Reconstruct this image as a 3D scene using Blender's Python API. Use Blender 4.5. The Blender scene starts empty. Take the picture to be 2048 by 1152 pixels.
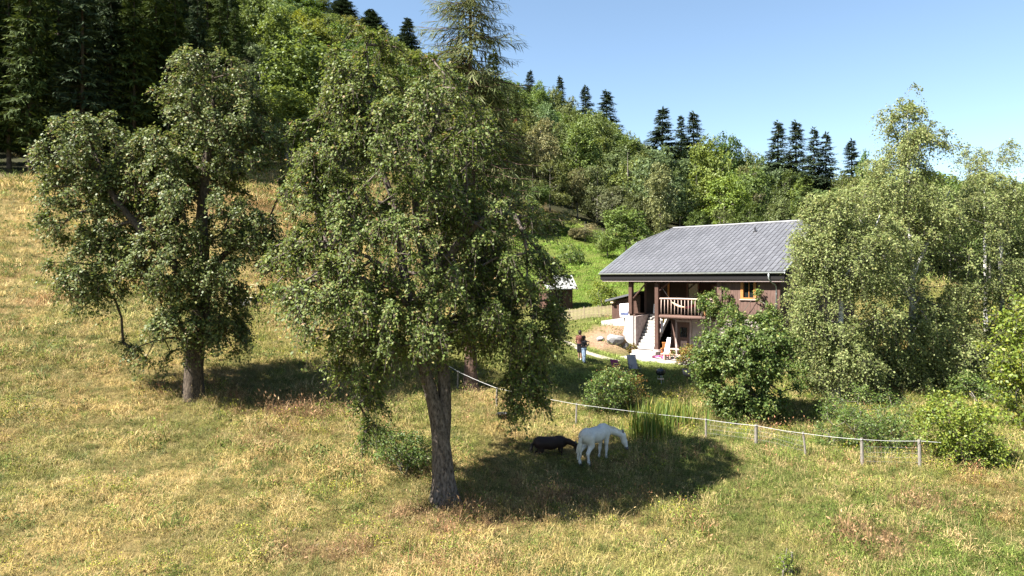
import bpy, bmesh, math, random
import numpy as np
from mathutils import Vector, Matrix

random.seed(5)
rng = np.random.default_rng(11)
SC = bpy.context.scene
COL = SC.collection
R = math.radians

# ---------------------------------------------------------------- camera, sky, sun, exposure
F, CX, HZ = 1420.0, 1024.0, 560.0          # focal length and principal point of the photo (pixels of the 2048 wide frame)
cam_data = bpy.data.cameras.new('camera')
cam = bpy.data.objects.new('camera', cam_data)
COL.objects.link(cam)
cam.location = (0, 0, 0)
cam.rotation_euler = (R(90), 0, 0)
cam_data.sensor_width = 36.0
cam_data.lens = 36.0 * F / 2048.0
cam_data.shift_y = -(576.0 - HZ) / 2048.0
cam_data.clip_start = 0.3
cam_data.clip_end = 5000.0
SC.camera = cam

SUN_EL = R(50.0)
SUN_DIR = Vector((-0.915 * math.cos(SUN_EL), -0.404 * math.cos(SUN_EL), math.sin(SUN_EL))).normalized()
w = bpy.data.worlds.new('World')
SC.world = w
w.use_nodes = True
nt = w.node_tree
nt.nodes.clear()
sky = nt.nodes.new('ShaderNodeTexSky')
sky.sky_type = 'NISHITA'
sky.sun_disc = False
sky.sun_elevation = SUN_EL
sky.sun_rotation = math.atan2(SUN_DIR.x, SUN_DIR.y)
sky.altitude = 900.0
sky.air_density = 1.0
sky.dust_density = 0.7
sky.ozone_density = 1.0
bg = nt.nodes.new('ShaderNodeBackground')
bg.inputs['Strength'].default_value = 0.05
wo = nt.nodes.new('ShaderNodeOutputWorld')
hsv = nt.nodes.new('ShaderNodeHueSaturation')
hsv.inputs['Hue'].default_value = 0.494
hsv.inputs['Saturation'].default_value = 0.97
nt.links.new(sky.outputs[0], hsv.inputs['Color'])
nt.links.new(hsv.outputs[0], bg.inputs['Color'])
nt.links.new(bg.outputs[0], wo.inputs['Surface'])

sun_data = bpy.data.lights.new('sun', 'SUN')
sun_data.energy = 5.0
sun_data.angle = R(0.53)
sun_data.color = (1.0, 0.945, 0.86)
sun = bpy.data.objects.new('sun', sun_data)
COL.objects.link(sun)
sun.location = (-40, -20, 60)
sun.rotation_euler = (-SUN_DIR).to_track_quat('-Z', 'Y').to_euler()

SC.view_settings.view_transform = 'Standard'
SC.view_settings.look = 'None'
SC.view_settings.gamma = 1.0
SC.view_settings.exposure = 2.28
SC.view_settings.use_curve_mapping = False
SC.cycles.max_bounces = 5
SC.cycles.diffuse_bounces = 2
SC.cycles.transmission_bounces = 4
SC.cycles.transparent_max_bounces = 4

# ---------------------------------------------------------------- helpers
def P(px, py, d):
    return np.array([(px - CX) * d / F, d, (HZ - py) * d / F])

def norm(a):
    return a / np.maximum(np.linalg.norm(a, axis=-1, keepdims=True), 1e-9)

def hash2(ix, iy, seed):
    h = (ix.astype(np.int64) * 374761393 + iy.astype(np.int64) * 668265263 + seed * 974634777) & 0xFFFFFFFF
    h = ((h ^ (h >> 13)) * 1274126177) & 0xFFFFFFFF
    return ((h ^ (h >> 16)) & 0xFFFF) / 65535.0

def vnoise(x, y, s, seed=0):
    x = np.asarray(x, float) / s; y = np.asarray(y, float) / s
    ix = np.floor(x); iy = np.floor(y); fx = x - ix; fy = y - iy
    fx = fx * fx * (3 - 2 * fx); fy = fy * fy * (3 - 2 * fy)
    a = hash2(ix, iy, seed); b = hash2(ix + 1, iy, seed); c = hash2(ix, iy + 1, seed); d = hash2(ix + 1, iy + 1, seed)
    return (a * (1 - fx) + b * fx) * (1 - fy) + (c * (1 - fx) + d * fx) * fy

def fbm(x, y, s, seed=0, o=3):
    t = 0; amp = 1; tot = 0
    for i in range(o):
        t = t + amp * vnoise(x, y, s / 2 ** i, seed + i * 17); tot += amp; amp *= .55
    return t / tot

def sstep(a, b, x):
    t = np.clip((x - a) / (b - a), 0, 1)
    return t * t * (3 - 2 * t)

def mesh_np(name, V, faces, mats=None, smooth=False):
    """V (n,3); faces: list of int arrays each (m,k)"""
    me = bpy.data.meshes.new(name)
    V = np.asarray(V, np.float32)
    faces = [np.asarray(f, np.int32) for f in faces if len(f)]
    me.vertices.add(len(V)); me.vertices.foreach_set('co', V.ravel())
    nl = sum(f.size for f in faces); nf = sum(len(f) for f in faces)
    me.loops.add(nl); me.polygons.add(nf)
    me.loops.foreach_set('vertex_index', np.concatenate([f.ravel() for f in faces]))
    tot = np.concatenate([np.full(len(f), f.shape[1], np.int32) for f in faces])
    start = np.concatenate([[0], np.cumsum(tot)[:-1]]).astype(np.int32)
    me.polygons.foreach_set('loop_start', start)
    try:
        me.polygons.foreach_set('loop_total', tot)
    except Exception:
        pass
    if smooth:
        me.polygons.foreach_set('use_smooth', np.ones(nf, bool))
    me.update(calc_edges=True)
    me.validate()
    for m in (mats or []):
        me.materials.append(m)
    return me

def link(name, me, parent=None, loc=None, rotz=0.0, label=None, cat=None, group=None, kind=None):
    o = bpy.data.objects.new(name, me)
    COL.objects.link(o)
    if loc is not None: o.location = loc
    if rotz: o.rotation_euler = (0, 0, rotz)
    if parent is not None: o.parent = parent
    return tag(o, label, cat, group, kind)

def tag(o, label=None, cat=None, group=None, kind=None):
    if label: o['label'] = label
    if cat: o['category'] = cat
    if group: o['group'] = group
    if kind: o['kind'] = kind
    return o

def thing(name, loc, label, cat, group=None, rotz=0.0):
    return link(name, None, None, tuple(loc), rotz, label, cat, group)

class MB:
    """collects shapes for one mesh"""
    def __init__(s): s.v = []; s.f = []
    def add(s, vs, fs):
        b = len(s.v); s.v += [tuple(map(float, q)) for q in vs]; s.f += [tuple(b + i for i in q) for q in fs]; return s
    def box(s, x0, x1, y0, y1, z0, z1):
        return s.add([(x0,y0,z0),(x1,y0,z0),(x1,y1,z0),(x0,y1,z0),(x0,y0,z1),(x1,y0,z1),(x1,y1,z1),(x0,y1,z1)],
                     [(0,3,2,1),(4,5,6,7),(0,1,5,4),(1,2,6,5),(2,3,7,6),(3,0,4,7)])
    def prism(s, poly, axis, a0, a1):
        """poly 2-D points; axis 'x','y','z' the extrusion axis"""
        n = len(poly); vs = []
        for a in (a0, a1):
            for (p, q) in poly:
                vs.append({'x': (a, p, q), 'y': (p, a, q), 'z': (p, q, a)}[axis])
        fs = [tuple(range(n - 1, -1, -1)), tuple(range(n, 2 * n))] + [(i, (i + 1) % n, n + (i + 1) % n, n + i) for i in range(n)]
        return s.add(vs, fs)
    def tube(s, pts, r, n=8, cap=True):
        pts = [Vector(p) for p in pts]; m = len(pts)
        rs = r if hasattr(r, '__len__') else [r] * m
        rings = []; up = Vector((0, 0, 1)); prev = None
        for i, p in enumerate(pts):
            t = (pts[min(i + 1, m - 1)] - pts[max(i - 1, 0)]).normalized()
            if prev is None:
                a = up if abs(t.z) < .9 else Vector((1, 0, 0))
                x = t.cross(a).normalized()
            else:
                x = (prev - t * prev.dot(t)).normalized()
            y = t.cross(x); prev = x
            rings.append([p + (x * math.cos(2 * math.pi * k / n) + y * math.sin(2 * math.pi * k / n)) * rs[i] for k in range(n)])
        fs = []
        for i in range(m - 1):
            for k in range(n):
                fs.append((i * n + k, i * n + (k + 1) % n, (i + 1) * n + (k + 1) % n, (i + 1) * n + k))
        if cap: fs += [tuple(range(n - 1, -1, -1)), tuple((m - 1) * n + k for k in range(n))]
        return s.add([q for g in rings for q in g], fs)
    def lathe(s, prof, c=(0, 0, 0), n=18):
        vs = []; fs = []
        for (r, z) in prof:
            for k in range(n):
                a = 2 * math.pi * k / n; vs.append((c[0] + r * math.cos(a), c[1] + r * math.sin(a), c[2] + z))
        for i in range(len(prof) - 1):
            for k in range(n):
                fs.append((i * n + k, i * n + (k + 1) % n, (i + 1) * n + (k + 1) % n, (i + 1) * n + k))
        fs += [tuple(range(n - 1, -1, -1)), tuple((len(prof) - 1) * n + k for k in range(n))]
        return s.add(vs, fs)
    def mesh(s, name, mat, smooth=False):
        me = bpy.data.meshes.new(name)
        me.from_pydata(s.v, [], s.f)
        if smooth:
            for p in me.polygons: p.use_smooth = True
        if mat: me.materials.append(mat)
        me.update()
        return me
    def build(s, name, mat, parent=None, loc=None, smooth=False, bevel=0.0, rotz=0.0, **kw):
        me = s.mesh(name, mat, smooth)
        if bevel:
            bm = bmesh.new(); bm.from_mesh(me)
            bmesh.ops.bevel(bm, geom=list(bm.edges), offset=bevel, segments=1, affect='EDGES')
            bm.to_mesh(me); bm.free()
        return link(name, me, parent, loc, rotz, **kw)

# ---------------------------------------------------------------- materials
AK = 0.76          # all surface colours below are multiplied by this to reach real-world albedo
def nodes_of(m):
    m.use_nodes = True
    n = m.node_tree; n.nodes.clear()
    return n

def mat(name, col, rough=.8, scale=None, var=.25, bump=0.0, spec=.3, metal=0.0, stretch=None, col2=None):
    col = tuple(c * AK for c in col); col2 = tuple(c * AK for c in col2) if col2 else None
    m = bpy.data.materials.new(name); n = nodes_of(m)
    out = n.nodes.new('ShaderNodeOutputMaterial'); p = n.nodes.new('ShaderNodeBsdfPrincipled')
    n.links.new(p.outputs[0], out.inputs[0])
    p.inputs['Base Color'].default_value = (*col, 1); p.inputs['Roughness'].default_value = rough
    p.inputs['Specular IOR Level'].default_value = spec; p.inputs['Metallic'].default_value = metal
    if scale:
        tc = n.nodes.new('ShaderNodeTexCoord'); mp = n.nodes.new('ShaderNodeMapping')
        if stretch: mp.inputs['Scale'].default_value = stretch
        nz = n.nodes.new('ShaderNodeTexNoise'); nz.inputs['Scale'].default_value = scale; nz.inputs['Detail'].default_value = 5; nz.inputs['Roughness'].default_value = .65
        n.links.new(tc.outputs['Object'], mp.inputs[0]); n.links.new(mp.outputs[0], nz.inputs['Vector'])
        r = n.nodes.new('ShaderNodeValToRGB')
        c2 = col2 if col2 else tuple(min(1, c * (1 + var)) for c in col)
        c1 = tuple(c * (1 - var) for c in col)
        r.color_ramp.elements[0].position = .32; r.color_ramp.elements[1].position = .68
        r.color_ramp.elements[0].color = (*c1, 1); r.color_ramp.elements[1].color = (*c2, 1)
        n.links.new(nz.outputs['Fac'], r.inputs[0]); n.links.new(r.outputs[0], p.inputs['Base Color'])
        if bump:
            b = n.nodes.new('ShaderNodeBump'); b.inputs['Strength'].default_value = bump; b.inputs['Distance'].default_value = .03
            n.links.new(nz.outputs['Fac'], b.inputs['Height']); n.links.new(b.outputs[0], p.inputs['Normal'])
    return m

def leaf_mat(name, cols, rough=.5, spec=.35, transl=.3, objcol=False):
    m = bpy.data.materials.new(name); n = nodes_of(m)
    out = n.nodes.new('ShaderNodeOutputMaterial')
    g = n.nodes.new('ShaderNodeNewGeometry'); r = n.nodes.new('ShaderNodeValToRGB')
    e = r.color_ramp.elements
    while len(e) < len(cols): e.new(.5)
    for i, (pos, c) in enumerate(cols):
        e[i].position = pos; e[i].color = (*(v * AK for v in c), 1)
    n.links.new(g.outputs['Random Per Island'], r.inputs[0])
    c = r.outputs[0]
    if objcol:
        oi = n.nodes.new('ShaderNodeObjectInfo'); mx = n.nodes.new('ShaderNodeMix'); mx.data_type = 'RGBA'; mx.blend_type = 'MULTIPLY'
        mx.inputs[0].default_value = 1.0
        n.links.new(c, mx.inputs[6]); n.links.new(oi.outputs['Color'], mx.inputs[7]); c = mx.outputs[2]
    p = n.nodes.new('ShaderNodeBsdfPrincipled'); p.inputs['Roughness'].default_value = rough; p.inputs['Specular IOR Level'].default_value = spec
    t = n.nodes.new('ShaderNodeBsdfTranslucent'); mix = n.nodes.new('ShaderNodeMixShader'); mix.inputs[0].default_value = transl
    hs = n.nodes.new('ShaderNodeHueSaturation'); hs.inputs['Hue'].default_value = .485; hs.inputs['Saturation'].default_value = 1.1; hs.inputs['Value'].default_value = 1.5
    n.links.new(c, p.inputs['Base Color']); n.links.new(c, hs.inputs['Color']); n.links.new(hs.outputs[0], t.inputs['Color'])
    n.links.new(p.outputs[0], mix.inputs[1]); n.links.new(t.outputs[0], mix.inputs[2]); n.links.new(mix.outputs[0], out.inputs[0])
    return m

def bark_mat(name, c1, c2, scale=13.0, stretch=(1, 1, .42), bump=1.0):
    m = mat(name, c1, .9, scale, .5, bump, .15, 0, stretch, c2)
    return m

M = {}
M['bark'] = bark_mat('pear_bark', (.055, .042, .034), (.21, .17, .145))
M['bark_red'] = bark_mat('larch_bark', (.06, .036, .026), (.24, .155, .12))
M['bark_dark'] = bark_mat('dark_bark', (.04, .03, .022), (.13, .10, .075))
M['bark_birch'] = bark_mat('birch_bark', (.22, .21, .2), (.72, .7, .66), 3.0, (1, 1, 1.6), .2)
M['bark_grey'] = bark_mat('grey_bark', (.09, .08, .065), (.26, .235, .2))
M['pear_leaf'] = leaf_mat('pear_leaf', [(0, (.062, .092, .02)), (.45, (.11, .155, .034)), (.82, (.17, .21, .056)), (.96, (.225, .235, .075)), (.985, (.31, .25, .10)), (1, (.28, .16, .07))], .55, .22, .3)
M['pear_leaf_b'] = leaf_mat('left_pear_leaf', [(0, (.058, .09, .022)), (.5, (.112, .148, .04)), (.86, (.18, .21, .072)), (.96, (.25, .24, .09)), (1, (.26, .15, .07))], .52, .25, .28)
M['cherry_leaf'] = leaf_mat('round_tree_leaf', [(0, (.055, .095, .02)), (.5, (.10, .155, .034)), (.9, (.165, .215, .055)), (1, (.25, .25, .07))], .52, .3, .3)
M['birch_leaf'] = leaf_mat('birch_leaf', [(0, (.13, .17, .05)), (.5, (.225, .27, .095)), (.9, (.30, .33, .135)), (1, (.35, .32, .12))], .58, .18, .38)
M['bright_leaf'] = leaf_mat('bright_leaf', [(0, (.10, .155, .02)), (.5, (.175, .235, .034)), (.9, (.25, .295, .05)), (1, (.36, .33, .06))], .5, .3, .35)
M['shrub_leaf'] = leaf_mat('shrub_leaf', [(0, (.055, .105, .018)), (.5, (.10, .165, .03)), (.9, (.17, .22, .055)), (1, (.27, .25, .08))], .5, .3, .3)
M['autumn_leaf'] = leaf_mat('autumn_leaf', [(0, (.09, .13, .02)), (.5, (.2, .2, .04)), (.8, (.3, .19, .045)), (1, (.34, .11, .04))], .55, .25, .3)
M['far_leaf'] = leaf_mat('far_leaf', [(0, (.58, .62, .55)), (.5, (.90, .95, .88)), (1, (1.38, 1.33, 1.2))], .55, .25, .28, True)
M['spruce_leaf'] = leaf_mat('spruce_needle', [(0, (.5, .6, .5)), (.55, (.9, .95, .9)), (.9, (1.3, 1.35, 1.1)), (1, (1.9, 1.7, 1.2))], .75, .08, .12, True)
M['larch_leaf'] = leaf_mat('larch_needle', [(0, (.07, .092, .03)), (.5, (.115, .14, .048)), (.9, (.17, .18, .07)), (1, (.21, .17, .085))], .6, .2, .25)
M['reed'] = leaf_mat('reed_blade', [(0, (.05, .10, .015)), (.5, (.10, .165, .025)), (.8, (.2, .22, .04)), (1, (.36, .29, .08))], .5, .3, .25)
M['wood_dark'] = mat('dark_wood', (.028, .017, .013), .75, 7, .35, .3, .2, 0, (4, 4, .4))  # dark planks, darkened further to put the recess shade into the colour
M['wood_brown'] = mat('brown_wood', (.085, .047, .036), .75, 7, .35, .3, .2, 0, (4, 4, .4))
M['wood_wall'] = mat('weathered_boards', (.13, .08, .065), .8, 6, .35, .3, .2, 0, (4, 4, .4))
M['wood_pale'] = mat('pale_peeled_wood', (.46, .335, .28), .7, 6, .2, .15, .25, 0, (3, 3, 1))
M['wood_post'] = mat('grey_post_wood', (.20, .18, .155), .9, 9, .4, .5, .1, 0, (3, 3, .5))
M['wood_orange'] = mat('orange_wood', (.38, .165, .045), .6, 6, .25, .1, .3)
M['wood_picket'] = mat('picket_wood', (.58, .47, .30), .8, 6, .25, .2, .2)
M['roof'] = mat('grey_roof_sheet', (.108, .111, .124), .5, .7, .16, 0, .45)
_n = M['roof'].node_tree; _p = next(x for x in _n.nodes if x.type == 'BSDF_PRINCIPLED'); _src = _p.inputs['Base Color'].links[0].from_socket
_oi = _n.nodes.new('ShaderNodeObjectInfo'); _g = _n.nodes.new('ShaderNodeNewGeometry'); _ad = _n.nodes.new('ShaderNodeMath'); _ad.operation = 'ADD'; _mr = _n.nodes.new('ShaderNodeMapRange'); _h = _n.nodes.new('ShaderNodeHueSaturation')
_n.links.new(_oi.outputs['Random'], _ad.inputs[0]); _n.links.new(_g.outputs['Random Per Island'], _ad.inputs[1]); _n.links.new(_ad.outputs[0], _mr.inputs['Value'])
_mr.inputs['From Max'].default_value = 2.0; _mr.inputs['To Min'].default_value = .74; _mr.inputs['To Max'].default_value = 1.26
_n.links.new(_src, _h.inputs['Color']); _n.links.new(_mr.outputs[0], _h.inputs['Value']); _n.links.new(_h.outputs[0], _p.inputs['Base Color'])
M['roof_dark'] = mat('roof_underlay', (.035, .034, .04), .8)
M['zinc'] = mat('zinc', (.42, .46, .46), .4, 4, .12, 0, .5, .55)
M['fascia'] = mat('shade_dark_fascia', (.006, .005, .0055), .85, 5, .3)  # near black: the shade under the eave is put into this colour
M['soffit'] = mat('lit_pink_grey_board', (.36, .29, .28), .8, 5, .15)  # pale tone carries light reflected off the ground onto the purlin
M['plaster'] = mat('lime_plaster', (.34, .295, .27), .9, 2.2, .16, .25, .15)
M['concrete'] = mat('pale_concrete', (.42, .39, .365), .9, 3, .12, .2, .15)
M['stone'] = mat('pink_grey_stone', (.40, .32, .30), .9, 5, .3, .4, .15)
M['rock'] = mat('grey_rock', (.24, .235, .24), .9, 4, .35, .6, .15)
M['gravel'] = mat('gravel', (.40, .35, .29), .95, 12, .25, .4, .1)
M['soil'] = mat('dry_soil', (.33, .215, .15), .95, 5, .3, .5, .1)
M['glass'] = mat('dark_glass', (.012, .016, .016), .06, None, spec=.8)
M['black'] = mat('black_enamel', (.012, .012, .014), .25, None, spec=.6)
M['dark_metal'] = mat('dark_metal', (.06, .06, .065), .45, None, spec=.5, metal=.6)
M['metal'] = mat('steel', (.55, .55, .56), .35, None, spec=.5, metal=.8)
M['rope'] = mat('white_rope', (.62, .61, .6), .8)
M['wire'] = mat('wire', (.32, .31, .3), .5, metal=.5)
M['white'] = mat('white_sheet', (.75, .75, .77), .7, 4, .08)
M['blue'] = mat('blue_print', (.09, .12, .27), .7)
M['purple'] = mat('purple_fabric', (.36, .075, .26), .8, 30, .15)
M['grey_fabric'] = mat('grey_fabric', (.3, .29, .31), .85, 30, .15)
M['pink'] = mat('pink_fabric', (.6, .10, .30), .85, 10, .2)
M['red'] = mat('red_fabric', (.42, .04, .045), .85, 10, .2)
M['yellow'] = mat('yellow_fabric', (.6, .42, .03), .85)
M['cream'] = mat('cream_fabric', (.72, .58, .38), .85)
M['terracotta'] = mat('terracotta', (.42, .17, .09), .8)
M['skin'] = mat('skin', (.40, .235, .17), .55)
M['hair'] = mat('dark_hair', (.022, .013, .009), .6)
M['shirt_black'] = mat('black_shirt', (.017, .017, .021), .85)
M['shirt_brown'] = mat('brown_shirt', (.15, .055, .04), .85)
M['jeans'] = mat('light_blue_jeans', (.27, .36, .5), .85, 12, .15)
M['shorts'] = mat('dark_shorts', (.02, .019, .026), .85)
M['shoe'] = mat('pale_shoe', (.5, .47, .46), .7)
M['sole'] = mat('dark_shoe', (.05, .045, .045), .7)
M['horse_white'] = mat('white_coat', (.60, .585, .565), .65, 4.5, .16)
M['mane'] = mat('cream_mane', (.52, .49, .43), .7, 14, .2, .3, .2, 0, (3, 3, .3))
M['hoof'] = mat('hoof', (.09, .08, .075), .6)
M['muzzle'] = mat('grey_skin', (.13, .125, .14), .6)
M['horse_brown'] = mat('bay_coat', (.017, .0075, .006), .7, 3, .25)
M['mane_black'] = mat('black_mane', (.01, .008, .007), .65)

# ---------------------------------------------------------------- chalet frame (needed by the terrain)
HA = 0.766                                     # the chalet is turned 44 degrees, right end towards us
EL = np.array([6.561, 53.0, 0.521])            # left end of the front eave
He = np.array([math.cos(HA), -math.sin(HA)])
Hb = np.array([math.sin(HA), math.cos(HA)])
HO = EL[:2] + Hb * 0.55                        # front wall plane, below the left end of the eave
ZB = -5.4                                      # basement floor
def HW(u, y, z=None):
    q = HO + He * u + Hb * y
    return np.array([q[0], q[1], ZB if z is None else z])
def to_house(x, y):
    dx = x - HO[0]; dy = y - HO[1]
    return dx * He[0] + dy * He[1], dx * Hb[0] + dy * Hb[1]

# ---------------------------------------------------------------- terrain
CT = [P(*q) for q in [
    (1024,1152,20.3),(2048,1152,20.5),(0,1152,19),(500,1152,19.8),(1500,1152,20.5),(2500,1152,20.5),(-500,1152,18.5),
    (888,1005,25),(1185,918,29),(1152,845,33.5),(1163,728,43),(1020,850,32.5),
    (0,900,26),(0,700,36),(0,600,45),(0,500,55),(0,420,65),(0,358,76),(-400,850,26),(-400,550,45),(-400,300,70),
    (385,795,34),(385,1000,24),(200,850,30),(250,600,47),(480,616,50),(560,700,42),(300,500,60),(600,560,60),
    (940,775,37),(700,630,52),(900,645,50),(1060,668,48),(1130,682,46),(1200,634,58),(1160,600,66),(1150,545,78),(1130,490,92),(1210,515,86),
    (1512,893,30),(1612,918,29),(1725,935,28),(1840,935,28),(1990,960,26.5),(2300,950,27),(1700,745,44),(1800,792,38),(2048,800,38),(2400,760,42),(1600,775,40),(1500,850,34),(1350,790,39),
    (590,335,100),(600,235,125),(480,310,108),(250,332,88),(-100,310,90),(700,330,110),(850,400,105),(980,450,100)]]
CT += [np.array(q, float) for q in [
    (-95,100,28),(-90,160,62),(-60,150,52),(-80,230,92),(-50,230,82),(-30,240,76),(5,230,47),(25,225,34),(42,205,22),(65,195,15),(95,185,10),(130,180,6),
    (6,105,9),(14,108,7),(22,105,5),(28,92,2),(42,85,0),(62,82,-2),(90,80,-4),(5,150,20),(25,150,14),(50,140,7),(80,130,2),(-30,160,40),(-20,120,24),
    (-60,320,90),(40,320,30),(120,320,5),(-160,320,95),(-160,100,60),(-150,30,20),(160,100,-5),(160,30,-10),(160,200,2),
    (0,0,-12),(60,0,-14),(-60,0,-6),(-150,-20,8),(150,-20,-16),(0,-20,-15)]]
for u, y, z in [(3.5,-2.5,-5.45),(7,-2.5,-5.5),(11,-2.5,-5.7),(14.5,-2,-5.7),(0,1.5,-3.3),(-1.5,4,-3.0),(-2,9,-2.2),(1,17,0),(9,17,0),(15,8,-4.2),(3.5,-.2,-5.4),(7,0,-5.4),(-1.2,-.6,-3.7),(-2.5,-2.2,-4.4),(.6,.35,-3.25),(-.6,.35,-3.4),(1.6,.5,-3.1),(.6,-1.5,-4.5)]:
    CT.append(HW(u, y, z))
CT = np.array(CT)
def tps_fit(pts, lam):
    X = pts[:, :2] / 50.0; n = len(X)
    r2 = ((X[:, None] - X[None]) ** 2).sum(-1)
    K = .5 * r2 * np.log(r2 + 1e-9) + lam * np.eye(n)
    Q = np.hstack([np.ones((n, 1)), X])
    A = np.block([[K, Q], [Q.T, np.zeros((3, 3))]])
    return X, np.linalg.solve(A, np.concatenate([pts[:, 2], np.zeros(3)]))
TX, TW = tps_fit(CT, 2e-5)
def tps(x, y):
    q = np.stack([x, y], -1).reshape(-1, 2) / 50.0
    out = TW[-3] + q @ TW[-2:]
    for i in range(len(TX)):
        r2 = ((q - TX[i]) ** 2).sum(-1)
        out = out + TW[i] * .5 * r2 * np.log(r2 + 1e-9)
    return out.reshape(np.shape(x))
GX0, GX1, GY0, GY1, GS = -180.0, 180.0, -30.0, 335.0, 1.25
gx = np.arange(GX0, GX1 + .1, GS); gy = np.arange(GY0, GY1 + .1, GS)
XX, YY = np.meshgrid(gx, gy)
ZZ = np.clip(tps(XX, YY), -18, 110)
near = 1 - sstep(70, 130, YY)
ZZ += (fbm(XX, YY, 6, 3) - .5) * .3 * near + (fbm(XX, YY, 1.9, 9, 2) - .5) * .18 * near
hu, hy = to_house(XX, YY)
pad = sstep(2.0, 3.1, hu) * (1 - sstep(14.5, 17, hu)) * sstep(-4.2, -2.2, hy) * (1 - sstep(15, 19, hy))
ZZ = ZZ * (1 - pad) + (ZB - .10) * pad
def gz(x, y):
    x = np.asarray(x, float); y = np.asarray(y, float)
    fx = np.clip((x - GX0) / GS, 0, len(gx) - 1.001); fy = np.clip((y - GY0) / GS, 0, len(gy) - 1.001)
    i = fx.astype(int); j = fy.astype(int); a = fx - i; b = fy - j
    return (ZZ[j, i] * (1 - a) + ZZ[j, i + 1] * a) * (1 - b) + (ZZ[j + 1, i] * (1 - a) + ZZ[j + 1, i + 1] * a) * b

def gpt(px, d, sink=0.0):
    x = (px - CX) * d / F
    return np.array([x, d, float(gz(x, d)) - sink])

def lawn_mask(x, y):
    a = (1 - sstep(.6, 1.15, np.hypot((x - 3.0) / 11, (y - 46) / 8.5))) * sstep(-11, -4, x)
    return np.maximum(a, 1 - sstep(.7, 1.1, np.hypot((x - 8.0) / 9, (y - 57) / 9)))
def slope_mask(x, y):
    return (1 - sstep(.75, 1.05, np.hypot((x - 12) / 17, (y - 84) / 26))) * sstep(58, 64, y)
def soil_mask(x, y):
    s = np.array(HW(.6, -.9)[:2])
    a = 1 - sstep(.5, 1.1, np.hypot((x - s[0]) / 2.6, (y - s[1]) / 2.0) + (fbm(x, y, 1.2, 71) - .5) * .7)
    forest = sstep(.15, .4, forest_mask(x, y)) * .6
    return np.maximum(a, forest)
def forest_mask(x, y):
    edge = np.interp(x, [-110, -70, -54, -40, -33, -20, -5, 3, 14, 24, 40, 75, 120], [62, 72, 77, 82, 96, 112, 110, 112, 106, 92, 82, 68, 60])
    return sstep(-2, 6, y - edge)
def cover_color(x, y):
    """colour of the herb layer: dry straw, green, rusty patches"""
    n1 = fbm(x, y, 9, 21); n2 = fbm(x, y, 2.2, 31); n3 = fbm(x, y, 5, 41)
    dry = np.clip(.50 + (n1 - .5) * 1.3 + (n2 - .5) * 1.1 + sstep(4, -14, x) * .36 - sstep(2, 15, x) * .34 + sstep(38, 52, y) * sstep(-4, -14, x) * .2, 0, 1)
    straw = np.array([.475, .36, .15]); green = np.array([.155, .205, .045]); rust = np.array([.33, .16, .085]); olive = np.array([.27, .265, .075])
    c = green[None] * (1 - dry[..., None]) + straw[None] * dry[..., None]
    mid = np.clip(1 - np.abs(dry - .45) / .3, 0, 1)[..., None] * .5
    c = c * (1 - mid) + olive * mid
    ru = (sstep(.63, .76, n3) * .6)[..., None]
    c = c * (1 - ru) + rust * ru
    l = lawn_mask(x, y)[..., None] * .85
    lc = np.array([.17, .225, .055]) * (.75 + .6 * n2[..., None])
    c = c * (1 - l) + lc * l
    s = slope_mask(x, y)[..., None]
    c = c * (1 - s) + np.array([.14, .235, .03]) * (.85 + .3 * n2[..., None]) * s
    return c

gc = cover_color(XX, YY)
soilm = soil_mask(XX, YY)[..., None]
base = gc * .42 + np.array([.10, .075, .035]) * .5
base = base * (1 - soilm) + np.array([.33, .215, .155]) * (.75 + .5 * fbm(XX, YY, 1.5, 5)[..., None]) * soilm
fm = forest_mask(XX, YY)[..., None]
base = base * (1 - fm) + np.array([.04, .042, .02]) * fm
nyy, nxx = XX.shape
idx = np.arange(nyy * nxx).reshape(nyy, nxx)
Fq = np.stack([idx[:-1, :-1], idx[:-1, 1:], idx[1:, 1:], idx[1:, :-1]], -1).reshape(-1, 4)
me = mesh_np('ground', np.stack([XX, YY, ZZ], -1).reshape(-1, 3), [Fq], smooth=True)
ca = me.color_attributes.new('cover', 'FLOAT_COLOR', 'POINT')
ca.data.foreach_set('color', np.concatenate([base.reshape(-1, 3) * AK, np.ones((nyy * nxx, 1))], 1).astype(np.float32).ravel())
m = bpy.data.materials.new('meadow_ground'); n = nodes_of(m)
out = n.nodes.new('ShaderNodeOutputMaterial'); p = n.nodes.new('ShaderNodeBsdfPrincipled'); n.links.new(p.outputs[0], out.inputs[0])
p.inputs['Roughness'].default_value = .95; p.inputs['Specular IOR Level'].default_value = .1
at = n.nodes.new('ShaderNodeAttribute'); at.attribute_name = 'cover'
tc = n.nodes.new('ShaderNodeTexCoord')
nz = n.nodes.new('ShaderNodeTexNoise'); nz.inputs['Scale'].default_value = 6.5; nz.inputs['Detail'].default_value = 9; nz.inputs['Roughness'].default_value = .75
n.links.new(tc.outputs['Object'], nz.inputs['Vector'])
rp = n.nodes.new('ShaderNodeValToRGB'); rp.color_ramp.elements[0].position = .3; rp.color_ramp.elements[1].position = .72
rp.color_ramp.elements[0].color = (.45, .45, .45, 1); rp.color_ramp.elements[1].color = (1.35, 1.3, 1.2, 1)
mx = n.nodes.new('ShaderNodeMix'); mx.data_type = 'RGBA'; mx.blend_type = 'MULTIPLY'; mx.inputs[0].default_value = 1
n.links.new(nz.outputs['Fac'], rp.inputs[0]); n.links.new(at.outputs['Color'], mx.inputs[6]); n.links.new(rp.outputs[0], mx.inputs[7]); n.links.new(mx.outputs[2], p.inputs['Base Color'])
bp = n.nodes.new('ShaderNodeBump'); bp.inputs['Strength'].default_value = .8; bp.inputs['Distance'].default_value = .15
n.links.new(nz.outputs['Fac'], bp.inputs['Height']); n.links.new(bp.outputs[0], p.inputs['Normal'])
me.materials.append(m)
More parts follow.
